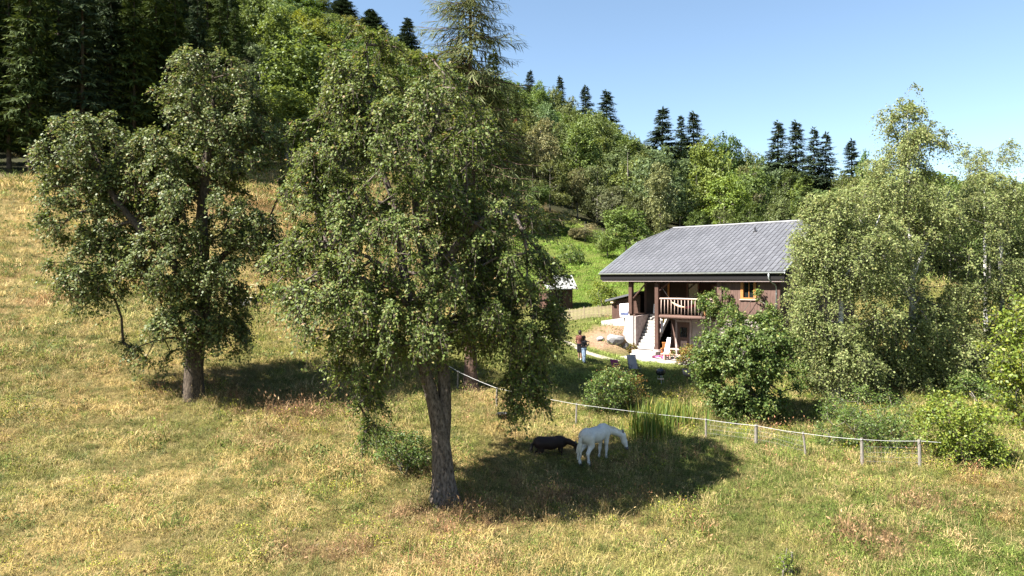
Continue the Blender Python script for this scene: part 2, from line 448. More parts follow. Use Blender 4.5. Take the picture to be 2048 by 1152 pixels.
link('ground', me, kind='structure', label='sloping meadow ground of dry straw and green grass', cat='ground')
# far land out to the horizon, below the valley side
far = MB()
far.add([(-4000, -4000, -40), (4000, -4000, -40), (4000, 4000, -40), (-4000, 4000, -40)], [(0, 1, 2, 3)])
far.build('valley_floor', mat('far_meadow', (.12, .15, .05), .95, .05, .3), kind='structure', label='far flat valley floor beyond the wooded hill', cat='ground')

# gravel path
def strip(name, pts, wd, mt, lift, label):
    pts = np.array(pts, float)
    q = []
    for i in range(len(pts) - 1):
        for t in np.linspace(0, 1, 14, endpoint=False): q.append(pts[i] * (1 - t) + pts[i + 1] * t)
    q.append(pts[-1]); q = np.array(q)
    for _ in range(6): q[1:-1] = (q[:-2] + q[2:]) / 2
    t = np.gradient(q, axis=0); t /= np.linalg.norm(t, axis=1, keepdims=True); nn = np.stack([-t[:, 1], t[:, 0]], 1)
    b = MB(); k = 6
    vs = []
    for i in range(len(q)):
        ww = wd * (.8 + .4 * vnoise(q[i, 0], q[i, 1], 1.5, 8)) * min(1, .08 + i / 12, .08 + (len(q) - 1 - i) / 12)
        for j in range(k):
            o = q[i] + nn[i] * ww * (j / (k - 1) - .5); edge = -.03 if j in (0, k - 1) else lift
            vs.append((o[0], o[1], float(gz(o[0], o[1])) + edge))
    fs = [(i * k + j, i * k + j + 1, (i + 1) * k + j + 1, (i + 1) * k + j) for i in range(len(q) - 1) for j in range(k - 1)]
    b.add(vs, fs)
    return b.build(name, mt, smooth=True, kind='structure', label=label, cat='path')
strip('gravel_path', [gpt(860, 50)[:2], gpt(1000, 49)[:2], gpt(1075, 48)[:2], gpt(1130, 46.5)[:2], gpt(1168, 45.2)[:2], gpt(1200, 45.0)[:2], gpt(1240, 45.2)[:2]], .8, M['gravel'], .05, 'pale gravel path winding past the two people')

# ---------------------------------------------------------------- vegetation builders
def seg_tubes(p0, p1, r0, r1, n=5):
    """prisms along many segments at once"""
    d = norm(p1 - p0)
    a = np.where(np.abs(d[:, 2:3]) < .9, np.array([[0, 0, 1.]]), np.array([[1., 0, 0]]))
    x = norm(np.cross(d, a)); y = np.cross(d, x)
    ang = np.arange(n) * 2 * np.pi / n
    c = np.cos(ang)[None, :, None]; s = np.sin(ang)[None, :, None]
    ring = x[:, None] * c + y[:, None] * s
    A = p0[:, None] + ring * r0[:, None, None]; B = p1[:, None] + ring * r1[:, None, None]
    V = np.concatenate([A, B], 1).reshape(-1, 3)
    k = np.arange(n); b = (np.arange(len(p0)) * 2 * n)[:, None]
    Fc = np.stack([b + k, b + (k + 1) % n, b + n + (k + 1) % n, b + n + k], -1).reshape(-1, 4)
    return V, Fc

def leaf_quads(pos, nrm, axis, ln, wd):
    """rhombic leaves, one quad each, slightly folded along the midrib"""
    n = norm(nrm); a = norm(axis - n * (axis * n).sum(-1, keepdims=True)); s = np.cross(n, a)
    ln = np.asarray(ln).reshape(-1, 1); wd = np.asarray(wd).reshape(-1, 1)
    v0 = pos; v2 = pos + a * ln; mid = pos + a * ln * .45 + n * wd * .12
    v1 = mid + s * wd * .5; v3 = mid - s * wd * .5
    V = np.stack([v0, v1, v2, v3], 1).reshape(-1, 3)
    Fc = np.arange(len(pos) * 4).reshape(-1, 4)
    return V, Fc

def merge(parts):
    V = []; Fs = []; o = 0
    for v, f in parts:
        V.append(v); Fs.append(f + o); o += len(v)
    return np.concatenate(V), np.concatenate(Fs)

def sweep(pts, rs, n=14, rough=.07, seed=0, flare=0.0):
    """trunk: connected rings with an uneven, fluted outline"""
    pts = np.array(pts, float); rs = np.array(rs, float)
    tt = np.concatenate([[0], np.cumsum(np.linalg.norm(np.diff(pts, axis=0), axis=1))])
    m = max(6, int(tt[-1] / .22)); s = np.linspace(0, tt[-1], m)
    q = np.stack([np.interp(s, tt, pts[:, i]) for i in range(3)], 1)
    for _ in range(5): q[1:-1] = .25 * q[:-2] + .5 * q[1:-1] + .25 * q[2:]
    r = np.interp(s, tt, rs); r = r * (1 + flare * np.exp(-s / .45))
    t = norm(np.gradient(q, axis=0)); x = norm(np.cross(t, np.array([0, 1., 0]))); y = np.cross(t, x)
    ang = np.arange(n) * 2 * np.pi / n
    lump = 1 + rough * (vnoise(ang[None] * 3 + seed * 9, s[:, None] * .8, 1.0, seed) - .5) * 2 + rough * 1.2 * np.sin(ang * 4 + seed)[None] * np.exp(-s / 1.5)[:, None]
    V = q[:, None] + (x[:, None] * np.cos(ang)[None, :, None] + y[:, None] * np.sin(ang)[None, :, None]) * (r[:, None] * lump)[..., None]
    b = (np.arange(m - 1) * n)[:, None]; k = np.arange(n)
    Fc = np.stack([b + k, b + (k + 1) % n, b + n + (k + 1) % n, b + n + k], -1).reshape(-1, 4)
    return V.reshape(-1, 3), Fc, q, r

def noise3(p, s, seed):
    a = vnoise(p[:, 0], p[:, 1] + p[:, 2] * 1.7, s, seed); b = vnoise(p[:, 1] - p[:, 2] * .6, p[:, 2] + p[:, 0] * .8, s, seed + 3); c = vnoise(p[:, 2], p[:, 0] * .9 - p[:, 1] * .5, s, seed + 7)
    return (a + b + c) / 3
def sample_lobes(lobes, n, rg, inner=.35, gaps=0.0, gs=1.5, seed=0):
    if gaps:
        p, d = sample_lobes(lobes, int(n * 2.2), rg, inner)
        v = noise3(p, gs, seed); k = np.argsort(-v)[:int(len(p) * (1 - gaps))]
        k = rg.permutation(k)[:n]
        return p[k], d[k]
    C = np.array([l[0] for l in lobes], float); Rr = np.array([l[1] for l in lobes], float)
    wgt = (Rr.prod(1)) ** .66; wgt /= wgt.sum()
    k = rg.choice(len(lobes), n, p=wgt)
    d = norm(rg.normal(size=(n, 3))); r = inner + (1 - inner) * np.sqrt(rg.random(n))
    return C[k] + d * Rr[k] * r[:, None], norm(d / Rr[k])

def grow(stem, targets, alpha=.35, step=.8, sag=.06, rg=rng):
    """greedy branch skeleton from stem nodes out to the targets"""
    N = len(stem); cap = N + len(targets) * 12
    pos = np.zeros((cap, 3)); par = np.full(cap, -1, int); pl = np.zeros(cap)
    pos[:N] = stem; par[1:N] = np.arange(N - 1)
    pl[:N] = np.concatenate([[0], np.cumsum(np.linalg.norm(np.diff(stem, axis=0), axis=1))]) * .5
    d0 = np.array([np.linalg.norm(stem - t, axis=1).min() for t in targets])
    ends = np.zeros(len(targets), int); cnt = N
    for ti in np.argsort(d0):
        t = targets[ti]
        D = np.linalg.norm(pos[:cnt] - t, axis=1)
        cost = D + alpha * pl[:cnt] + np.maximum(0, pos[:cnt, 2] - t[2]) * .25
        j = int(np.argmin(cost)); L = D[j]; m = max(1, int(L / step)); m = min(m, 11)
        prev = j; a = pos[j].copy(); off = rg.normal(size=3) * L * .08
        for k in range(1, m + 1):
            s = k / m
            q = a + (t - a) * s + off * math.sin(math.pi * s) + np.array([0, 0, 1.]) * L * (.12 + sag) * math.sin(math.pi * s)
            if k < m: q = q + rg.normal(size=3) * .04 * L / m
            else: q = t
            pos[cnt] = q; par[cnt] = prev; pl[cnt] = pl[prev] + L / m; prev = cnt; cnt += 1
        ends[ti] = cnt - 1
    return pos[:cnt], par[:cnt], ends

def crown_tree(name, label, cat, group, base, stems, lobes, n_t, twigs, per, leaf, twl, droop, lmat, bmat, seed=1, inner=.35, alpha=.35, nbias=(.9, .5, .55), ends_r=.012, flare=.35, twig_tubes=True, trunk_n=14, hang=.3, twig_mat=None, gaps=0.0, gap_s=1.5):
    """stems: list of (points, radii); the first one is the trunk. lobes: (centre, radii) in world space."""
    rg = np.random.default_rng(seed)
    root = thing(name, base, label, cat, group)
    base = np.array(base, float)
    parts = []; allstem = []; bparts = []
    for i, (pts, rs) in enumerate(stems):
        V, Fc, q, r = sweep(pts, rs, trunk_n if i == 0 else max(8, trunk_n - 4), .08, seed + i, flare if i == 0 else 0)
        parts.append((V, Fc)); allstem.append((q, r))
    tg, outw = sample_lobes(lobes, n_t, rg, inner, gaps, gap_s, seed); n_t = len(tg)
    # every target grows from the stem it lies nearest to
    st = [q[int(len(q) * (.4 if i == 0 else .3)):] if i < 2 else q[2:] for i, (q, r) in enumerate(allstem)]
    dist = np.stack([np.linalg.norm(tg[:, None] - s[None, ::3], axis=-1).min(1) for s in st], 1)
    own = dist.argmin(1)
    for i in range(len(st)):
        sel = np.where(own == i)[0]
        if len(sel) == 0: continue
        pos, par, ends = grow(st[i], tg[sel], alpha, rg=rg)
        wt = np.zeros(len(pos)); wt[ends] += 1
        for k in range(len(pos) - 1, 0, -1):
            if par[k] >= 0: wt[par[k]] += wt[k]
        NS = len(st[i]); rr = ends_r * np.maximum(wt, 1) ** .5
        rmax = np.interp(np.arange(len(pos)), [0, NS], [allstem[i][1].max(), allstem[i][1].max()]) * .75
        rr = np.minimum(rr, rmax)
        e = np.arange(NS, len(pos))
        pr = par[e]; r0 = np.where(pr < NS, np.minimum(rr[e] * 1.25, rmax[e]), rr[pr]); r0 = np.minimum(r0, rr[e] * 1.6)
        (parts if twig_mat is None else bparts).append(seg_tubes(pos[pr], pos[e], r0, rr[e], 5))
    # twigs and leaves
    T = n_t * twigs
    s0 = np.repeat(tg, twigs, 0); ow = np.repeat(outw, twigs, 0)
    d = norm(ow * .7 + rg.normal(size=(T, 3)) * .75 + np.array([0, 0, .15]))
    ll = twl * (.5 + rg.random(T))
    dr = droop * (.6 + .8 * rg.random(T))
    def tw(t): return s0 + d * (ll * t)[:, None] - np.array([0, 0, 1.]) * (dr * ll * t * t)[:, None]
    if twig_tubes:
        a, b, c = tw(0.), tw(.5), tw(.95); r = np.full(T, ends_r * .6)
        tl = parts if twig_mat is None else []
        tl.append(seg_tubes(a, b, r, r * .8, 3)); tl.append(seg_tubes(b, c, r * .8, r * .4, 3))
        if twig_mat is not None:
            V, Fc = merge([(v - base, f) for v, f in tl + bparts]); link('branches', mesh_np('branches', V, [Fc], [twig_mat], True), root)
    V, Fc = merge([(v - base, f) for v, f in parts])
    link('trunk', mesh_np('trunk', V, [Fc], [bmat], True), root)
    lp = []
    for k in range(per):
        t = (k + .3 + rg.random(T) * .9) / per
        ps = s0 + d * (ll * t)[:, None] - np.array([0, 0, 1.]) * (dr * ll * t * t)[:, None] + rg.normal(size=(T, 3)) * leaf * .55
        nr = rg.normal(size=(T, 3)) * nbias[0] + ow * nbias[1] + np.array([0, 0, nbias[2]])
        ax = norm(rg.normal(size=(T, 3)) + d * .5 - np.array([0, 0, hang * 2]))
        sz = leaf * (.65 + .7 * rg.random(T))
        lp.append(leaf_quads(ps, nr, ax, sz, sz * .62))
    V, Fc = merge(lp)
    link('crown', mesh_np('crown', V - base, [Fc], [lmat]), root)
    return root

def lob(px, py, d, rx, rz, ry):
    """lobe from photo measurements at its own distance; rx, rz in photo pixels, ry metres"""
    c = P(px, py, d); s = d / F
    return (c, (rx * s, ry, rz * s))

# ---------------------------------------------------------------- the two pear trees, the larch
dA = 25.0
bA = gpt(890, dA, .1)
TA = crown_tree('pear_tree', 'big old pear tree with forked grey trunk in the middle of the meadow', 'tree', 'pear trees in the meadow', bA,
    [([bA, P(888, 960, dA), P(883, 890, dA), P(868, 800, dA), P(845, 730, dA), P(838, 640, dA), P(805, 540, dA + .3), P(795, 420, dA + .8), P(752, 310, dA + .9), P(742, 200, dA + .3), P(733, 90, dA)],
      [.39, .37, .33, .24, .20, .18, .15, .12, .08, .05, .02]),
     ([P(885, 900, dA), P(889, 830, dA + .15), P(888, 750, dA + .4), P(878, 660, dA + .8), P(862, 560, dA + 1.0), P(835, 470, dA + 1.2), P(828, 350, dA + 1.0), P(880, 230, dA + .8), P(890, 150, dA)],
      [.27, .25, .21, .19, .17, .14, .11, .07, .02]),
     ([P(862, 570, dA + 1.0), P(920, 480, dA - .5), P(985, 420, dA - 1), P(1030, 430, dA - 1)], [.17, .13, .09, .04]),
     ([P(842, 650, dA), P(800, 590, dA - .5), P(760, 520, dA - 1.2), P(690, 500, dA - 1.2), P(640, 450, dA - .8)], [.11, .09, .07, .05, .02])],
    [lob(742, 105, dA, 58, 55, 1.4), lob(830, 130, dA, 60, 50, 1.4), lob(745, 170, dA, 88, 105, 2.0), lob(678, 290, dA, 85, 105, 2.0), lob(865, 235, dA, 95, 110, 2.2), lob(790, 230, dA, 120, 110, 2.4), lob(800, 330, dA, 190, 130, 3.2), lob(940, 340, dA, 100, 120, 2.4),
     lob(650, 420, dA, 85, 110, 2.2), lob(800, 480, dA, 215, 130, 3.8), lob(1000, 500, dA, 105, 130, 2.6), lob(600, 545, dA, 80, 105, 2.0), lob(700, 600, dA - 1.5, 120, 100, 2.4),
     lob(850, 600, dA, 190, 105, 3.6), lob(1046, 590, dA, 98, 95, 2.4), lob(1048, 735, dA, 34, 85, .8), lob(1070, 650, dA, 50, 60, 1.4), lob(720, 720, dA - 1.5, 62, 85, 1.5), lob(735, 820, dA - 1.5, 24, 62, .6), lob(730, 815, dA - 1.5, 28, 66, .7), lob(735, 845, dA - 1.5, 18, 45, .5), lob(690, 795, dA - 1.5, 34, 52, .8), lob(680, 800, dA - 1.5, 30, 48, .8), lob(700, 740, dA - 1.5, 60, 60, 1.2), lob(1060, 790, dA, 26, 55, .6), lob(1045, 760, dA, 34, 60, .7), lob(985, 630, dA + 1, 60, 60, 1.6), lob(830, 660, dA - 2.2, 95, 55, 1.2)],
    1030, 11, 14, .112, .48, 1.1, M['pear_leaf'], M['bark'], 3, .45, ends_r=.017, trunk_n=24, flare=.6, gaps=.34, gap_s=1.25, nbias=(.6, .75, .65))

dB = 34.0
bB = gpt(386, dB, .1)
TB = crown_tree('pear_tree', 'tall pear tree with dark single trunk standing left of the big forked pear', 'tree', 'pear trees in the meadow', bB,
    [([bB, P(388, 720, dB), P(400, 640, dB), P(408, 560, dB), P(402, 450, dB), P(412, 330, dB), P(428, 210, dB), P(425, 120, dB)], [.46, .42, .38, .33, .26, .19, .11, .03]),
     ([P(405, 600, dB), P(350, 530, dB - .5), P(300, 480, dB - 1), P(230, 400, dB - 1), P(190, 310, dB - .5), P(170, 260, dB)], [.27, .22, .19, .14, .08, .03]),
     ([P(404, 560, dB), P(455, 500, dB + 1), P(510, 480, dB + 1), P(545, 470, dB + 1)], [.2, .15, .1, .04]),
     ([P(396, 690, dB), P(345, 672, dB), P(300, 684, dB), P(262, 700, dB)], [.09, .06, .035, .012])],
    [lob(190, 300, dB, 100, 75, 2.2), lob(165, 400, dB, 80, 105, 2.2), lob(230, 440, dB, 75, 110, 2.0), lob(195, 535, dB, 80, 65, 1.8), lob(420, 165, dB, 85, 75, 2.0), lob(400, 265, dB, 115, 100, 2.6), lob(500, 280, dB, 60, 100, 2.0),
     lob(430, 390, dB, 135, 115, 3.2), lob(330, 340, dB, 70, 90, 2), lob(525, 410, dB, 50, 110, 1.8), lob(350, 510, dB - .5, 90, 80, 2.4), lob(480, 530, dB, 80, 75, 2.2), lob(410, 630, dB, 75, 50, 1.8), lob(350, 690, dB, 70, 34, 1.5), lob(280, 690, dB, 48, 10, .4), lob(400, 715, dB, 70, 28, 1.4), lob(440, 670, dB, 50, 40, 1.4), lob(360, 650, dB - 1, 50, 40, 1.2)],
    880, 11, 13, .142, .58, 1.0, M['pear_leaf_b'], M['bark_dark'], 8, .45, ends_r=.018, trunk_n=16, gaps=.26, gap_s=1.8, nbias=(.6, .75, .65))

def conifer_mesh(H, rmax, z0, levels, per, sprays, spray_len, spray_w, droop, seed, power=.85, hangf=.6, twig=False, gap=0.0):
    """whorled branches carrying hanging sprays; returns wood and needle arrays in local space"""
    rg = np.random.default_rng(seed)
    zs = z0 + (1 - z0) * (np.arange(levels) + rg.random(levels) * .6) / levels
    zs = np.clip(zs, 0, .995)
    W = []; Lp = []
    z = np.repeat(zs, per); nb = len(z)
    z = np.clip(z + rg.normal(size=nb) * .55 * (1 - z0) / levels, z0 * .8, .995)
    keep = rg.random(nb) > gap
    z = z[keep]; nb = len(z)
    az = rg.random(nb) * 2 * np.pi
    rad = rmax * np.minimum(1, (1.02 - z) ** power * (1 - z0) ** -power * (.35 + .65 * sstep(z0 - .02, z0 + .16, z))) * (.65 + .5 * rg.random(nb))
    rad = np.maximum(rad, .15)
    d = np.stack([np.cos(az), np.sin(az), np.zeros(nb)], 1)
    o = np.stack([np.zeros(nb), np.zeros(nb), z * H], 1)
    up = (.30 * sstep(.55, 1.0, z) - .02)
    def curve(t):
        return o + d * (rad * t)[:, None] + np.array([0, 0, 1.]) * (rad * (up * t - droop * t ** 1.5 + droop * .45 * t ** 4))[:, None]
    pr = curve(np.zeros(nb)); rbase = .012 * H / 28 * (1 + rad * .9)
    for t in (.33, .66, 1.0):
        q = curve(np.full(nb, t)); W.append(seg_tubes(pr, q, rbase * (1.2 - t * .9 + .1), rbase * (.9 - t * .8), 3)); pr = q
    side = np.stack([-d[:, 1], d[:, 0], np.zeros(nb)], 1)
    for k in range(sprays):
        for sg in (-1, 1):
            t = (k + .2 + .8 * rg.random(nb)) / sprays
            t = .12 + .88 * t
            b = curve(t)
            ln = spray_len * (.6 + .7 * rg.random(nb)) * (.55 + .6 * (1 - t)) * np.clip(rad / (rmax * .55), .55, 1.1)
            ax = norm(d * (.55 + .3 * rg.random(nb))[:, None] + side * (sg * (.55 + .5 * rg.random(nb)))[:, None] + np.array([0, 0, -1.]) * (hangf * (.5 + rg.random(nb)))[:, None])
            nr = rg.normal(size=(nb, 3)) * .45 + np.array([0, 0, 1.]) + d * .45
            Lp.append(leaf_quads(b, nr, ax, ln, ln * spray_w))
    # leader
    ring = rg.random((14, 3)) - .5
    tp = np.stack([ring[:, 0] * .15, ring[:, 1] * .15, H * (.93 + .07 * rg.random(14))], 1)
    Lp.append(leaf_quads(tp, rg.normal(size=(14, 3)), np.stack([ring[:, 0] * 2, ring[:, 1] * 2, np.ones(14)], 1), np.full(14, spray_len * .7), np.full(14, spray_len * .2)))
    pts = np.array([[0, 0, -.4], [0, 0, H * .3], [0, 0, H * .7], [0, 0, H * .99]]); rt = .0105 * H
    V, Fc, _, _ = sweep(pts, [rt, rt * .8, rt * .4, .02], 8, .05, seed, .3)
    W.insert(0, (V, Fc))
    return merge(W), merge(Lp)

# larch behind the pear: long thin whorled limbs with hanging twigs
dC = 37.0
bC = gpt(941, dC, .1)
Ht = float(P(0, -95, dC)[2] - bC[2])
(Wv, Wf), (Lv, Lf) = conifer_mesh(Ht, 5.2, .25, 64, 8, 20, .95, .075, .42, 21, .5, 1.9, gap=.12)
root = thing('larch_tree', bC, 'tall sparse larch with hanging twigs and reddish trunk behind the big pear', 'tree')
V, Fc, _, _ = sweep([(0, 0, 0), (.02, 0, 3), (.05, 0, 9), (0, 0, Ht * .7), (0, 0, Ht)], [.36, .30, .25, .12, .02], 16, .07, 5, .55)
Wv2, Wf2 = merge([(V, Fc), (Wv, Wf)])
link('trunk', mesh_np('trunk', Wv2, [Wf2], [M['bark_red']], True), root)
link('crown', mesh_np('crown', Lv, [Lf], [M['larch_leaf']]), root)

# ---------------------------------------------------------------- round tree before the chalet, birches, shrubs
dE = 35.0
bE = gpt(1497, dE, .05)
crown_tree('round_tree', 'dense round dark green tree in front of the chalet right half', 'tree', None, bE,
    [([bE, P(1496, 800, dE), P(1498, 740, dE), P(1500, 690, dE), P(1500, 650, dE)], [.14, .12, .10, .06, .02])],
    [lob(1495, 695, dE, 86, 62, 2.0), lob(1440, 712, dE, 52, 56, 1.6), lob(1545, 710, dE, 50, 75, 1.6), lob(1490, 760, dE, 85, 75, 2.0), lob(1500, 815, dE, 70, 36, 1.6), lob(1432, 678, dE, 34, 36, 1.1), lob(1560, 760, dE, 32, 45, 1.0), lob(1468, 640, dE, 12, 26, .3), lob(1522, 648, dE, 16, 20, .4)],
    420, 8, 12, .135, .42, .4, M['cherry_leaf'], M['bark_dark'], 31, .5, gaps=.25, gap_s=.9, nbias=(.75, .6, .6))

def birch(label, px, d, stems, lobes, n_t, twigs, per, leaf, seed, droop=1.3, twl=.7, lm='birch_leaf', inner=.3):
    b = gpt(px, d, .1)
    st = [([b] + [P(*q) for q in s[0]], s[1]) if i == 0 else ([P(*q) for q in s[0]], s[1]) for i, s in enumerate(stems)]
    return crown_tree('birch_tree', label, 'tree', 'birches beside the chalet', b, st, [lob(*l) for l in lobes], n_t, twigs, per, leaf, twl, droop, M[lm], M['bark_birch'], seed, inner, ends_r=.005, twig_mat=M['bark_grey'], gaps=.33, gap_s=1.7, nbias=(.75, .6, .6))
d = 41.0
birch('tallest birch with pointed top rising right of the chalet', 1822, d,
      [([(1825, 650, d), (1822, 500, d), (1818, 360, d), (1815, 280, d), (1815, 225, d)], [.24, .2, .15, .09, .04, .01]), ([(1822, 560, d), (1870, 450, d), (1900, 380, d)], [.12, .08, .03]), ([(1822, 600, d), (1760, 500, d), (1720, 440, d)], [.12, .08, .03])],
      [(1815, 178, d, 20, 32, .6), (1815, 205, d, 34, 50, .9), (1800, 270, d, 62, 60, 1.5), (1845, 300, d, 60, 55, 1.5), (1800, 370, d, 95, 80, 2.4), (1880, 400, d, 80, 75, 2.2), (1780, 480, d, 120, 95, 3.0), (1880, 520, d, 105, 110, 2.8), (1810, 600, d, 140, 95, 3.2), (1850, 690, d, 120, 80, 2.6), (1770, 690, d - 1, 70, 75, 2.0), (1840, 745, d - 1, 110, 45, 2.2), (1900, 700, d - 1, 80, 70, 2.0)],
      960, 9, 12, .13, 41)
d = 38.0
birch('spreading birch overhanging the right end of the chalet roof', 1672, d,
      [([(1680, 680, d), (1684, 580, d), (1680, 480, d), (1668, 410, d)], [.17, .14, .11, .07, .015]), ([(1684, 590, d), (1640, 520, d), (1605, 470, d)], [.09, .06, .02]), ([(1684, 560, d), (1740, 480, d), (1760, 430, d)], [.09, .06, .02])],
      [(1655, 425, d, 55, 42, 1.4), (1720, 410, d, 60, 40, 1.6), (1625, 490, d, 46, 48, 1.4), (1700, 500, d, 90, 70, 2.2), (1640, 590, d, 62, 62, 1.8), (1735, 600, d, 70, 80, 2.0), (1655, 670, d, 62, 55, 1.8), (1620, 630, d - .5, 30, 50, 1.0), (1690, 715, d - .5, 70, 50, 1.6)],
      600, 9, 12, .125, 42)
d = 42.0
birch('bushy birch at the right edge behind the bright green tree', 2005, d,
      [([(2005, 650, d), (2000, 520, d), (2010, 400, d)], [.18, .15, .10, .02])],
      [(1985, 400, d, 62, 60, 1.8), (2050, 430, d, 60, 70, 2.0), (1975, 500, d, 80, 85, 2.2), (2060, 540, d, 80, 90, 2.4), (1990, 620, d, 90, 80, 2.4), (2080, 660, d, 70, 80, 2.2), (1970, 710, d - 1, 80, 60, 2.0)],
      560, 9, 12, .125, 43)
d = 49.0
birch('thin see-through birch top standing behind the tall birch', 1972, d,
      [([(1970, 500, d), (1968, 390, d), (1972, 315, d)], [.14, .10, .05, .008])],
      [(1972, 250, d, 34, 45, 1.0), (1980, 310, d, 48, 48, 1.5), (1950, 300, d, 30, 40, 1.2), (1970, 400, d, 60, 60, 1.8)],
      150, 6, 10, .12, 44)
d = 33.0
bF = gpt(2085, d, .1)
crown_tree('lime_green_tree', 'bright lime green leafy tree cut by the right edge of the view', 'tree', None, bF,
    [([bF, P(2085, 720, d), P(2080, 660, d), P(2085, 600, d)], [.13, .11, .08, .02])],
    [lob(2070, 640, d, 70, 60, 1.6), lob(2045, 700, d, 55, 62, 1.6), lob(2030, 770, d, 45, 40, 1.4), lob(2100, 740, d, 70, 80, 1.8), lob(2055, 830, d - .5, 36, 18, .8)],
    150, 6, 9, .17, .6, .4, M['bright_leaf'], M['bark_grey'], 51, .4)

def shrub(name, label, cat, base, lobes, n_t, twigs, per, leaf, lm, seed, twl=.45, droop=.25, group=None, stems=5, bark='bark_grey'):
    rg = np.random.default_rng(seed)
    base = np.array(base, float)
    C = np.array([l[0] for l in lobes])
    st = []
    for i in range(stems):
        c = C[i % len(C)] + rg.normal(size=3) * .15
        b0 = base + np.array([rg.normal() * .15, rg.normal() * .15, -.05])
        st.append(([b0, b0 * .5 + c * .5 + np.array([0, 0, .12]), c], [.035, .025, .01]))
    return crown_tree(name, label, cat, group, base, st, lobes, n_t, twigs, per, leaf, twl, droop, M[lm], M[bark], seed, .3, ends_r=.005, flare=.1, trunk_n=8)
d = 31.0
shrub('bramble_bush', 'wide low bramble thicket on the fence between two grey posts', 'bush', gpt(1735, d), [lob(1690, 850, d, 58, 36, 1.2), lob(1760, 835, d, 62, 44, 1.3), lob(1720, 810, d + 1.5, 70, 34, 1.2), lob(1790, 870, d - .5, 45, 34, 1.0), lob(1660, 880, d, 34, 24, .8), lob(1740, 890, d - .8, 50, 22, .8)], 190, 6, 10, .085, 'shrub_leaf', 61)
d = 28.5
shrub('yellow_green_bush', 'bright yellow green bush at the right end of the fence', 'bush', gpt(1925, d), [lob(1905, 850, d, 62, 50, 1.1), lob(1965, 870, d, 40, 42, .9), lob(1895, 810, d + .3, 22, 24, .6), lob(1970, 832, d, 40, 12, .5), lob(1860, 835, d, 30, 20, .6), lob(1930, 900, d, 62, 34, 1.0)], 170, 6, 10, .11, 'bright_leaf', 62)
d = 35.0
shrub('garden_shrub', 'green shrub with orange tinted tips beside the reed clump', 'bush', gpt(1222, d), [lob(1215, 775, d, 38, 30, .9), lob(1240, 765, d + .4, 28, 26, .7), lob(1195, 795, d, 28, 20, .6)], 95, 6, 9, .10, 'shrub_leaf', 63)
d = 36.2
shrub('rusty_shrub', 'rust and orange leaved shrub behind the green one near the sun chairs', 'bush', gpt(1236, d), [lob(1235, 758, d, 30, 22, .6), lob(1262, 775, d, 24, 24, .6), lob(1215, 760, d, 16, 14, .4)], 60, 6, 9, .09, 'autumn_leaf', 64)
d = 39.5
shrub('hazel_bush', 'dark green hazel bush at the foot of the birches', 'bush', gpt(1650, d), [lob(1640, 710, d, 50, 42, 1.3), lob(1690, 720, d, 46, 44, 1.3), lob(1615, 745, d, 30, 26, 1.0)], 150, 6, 10, .11, 'shrub_leaf', 65)
d = 42.5
shrub('pale_willow_bush', 'pale grey green willow bush under the tallest birch', 'bush', gpt(1745, d), [lob(1745, 735, d, 52, 38, 1.3), lob(1790, 755, d, 34, 28, 1.0)], 120, 6, 10, .10, 'birch_leaf', 66)
d = 37.0
shrub('undergrowth_bush', 'shaded leafy undergrowth below the birch by the lime green tree', 'bush', gpt(1960, d), [lob(1930, 770, d + 1, 40, 24, 1.0), lob(1990, 790, d, 34, 18, .9)], 70, 6, 9, .10, 'shrub_leaf', 67)
d = 27.2
shrub('nettle_clump', 'low green nettle clump left of the forked pear trunk', 'plant', gpt(800, d), [lob(790, 890, d, 45, 26, 1.0), lob(830, 900, d + .4, 40, 24, .9), lob(760, 875, d + .6, 30, 20, .8)], 110, 6, 9, .085, 'shrub_leaf', 68)
d = 20.6
shrub('small_seedling', 'small yellow green seedling beside the lone post at the bottom edge', 'plant', gpt(1568, d), [lob(1568, 1125, d, 14, 22, .25)], 26, 5, 8, .05, 'bright_leaf', 69, .15)
d = 43.4
shrub('climbing_plant', 'leafy plant climbing at the balcony end of the chalet', 'plant', HW(9.0, -.5), [(HW(9.0, -.45, -1.6), (.55, .3, .8)), (HW(8.3, -.45, -1.5), (.3, .25, .45)), (HW(10.3, -.5, -2.0), (.5, .25, .6)), (HW(9.9, -.4, -.8), (.12, .12, .5)), (HW(12.2, -.4, -.9), (.12, .12, .6)), (HW(13.0, -.5, -2.1), (.4, .25, .7))], 110, 5, 8, .12, 'shrub_leaf', 70, .3)
shrub('flower_bed_plant', 'flowering plants at the terrace edge left of the round tree', 'plant', HW(8.0, -2.4), [(HW(7.9, -2.3, -4.9), (.6, .4, .45)), (HW(8.6, -2.3, -4.7), (.5, .4, .5))], 50, 5, 8, .10, 'autumn_leaf', 71, .25)
shrub('step_plant', 'small orange green plant at the foot of the white retaining wall', 'plant', HW(2.7, -.35), [(HW(2.7, -.35, -4.95), (.3, .25, .35))], 20, 5, 8, .09, 'autumn_leaf', 72, .2)
shrub('slope_bush', 'leafy bush on the green slope above the small hut', 'bush', gpt(1140, 82), [lob(1140, 505, 82, 22, 16, 1.2), lob(1155, 515, 82, 14, 10, .8)], 60, 6, 8, .15, 'shrub_leaf', 74)
d = 62
shrub('fence_bush', 'light green bush behind the picket fence and shed', 'bush', gpt(1205, d), [lob(1200, 585, d, 26, 24, 1.1), lob(1225, 595, d, 18, 16, .8)], 70, 6, 8, .13, 'bright_leaf', 73)

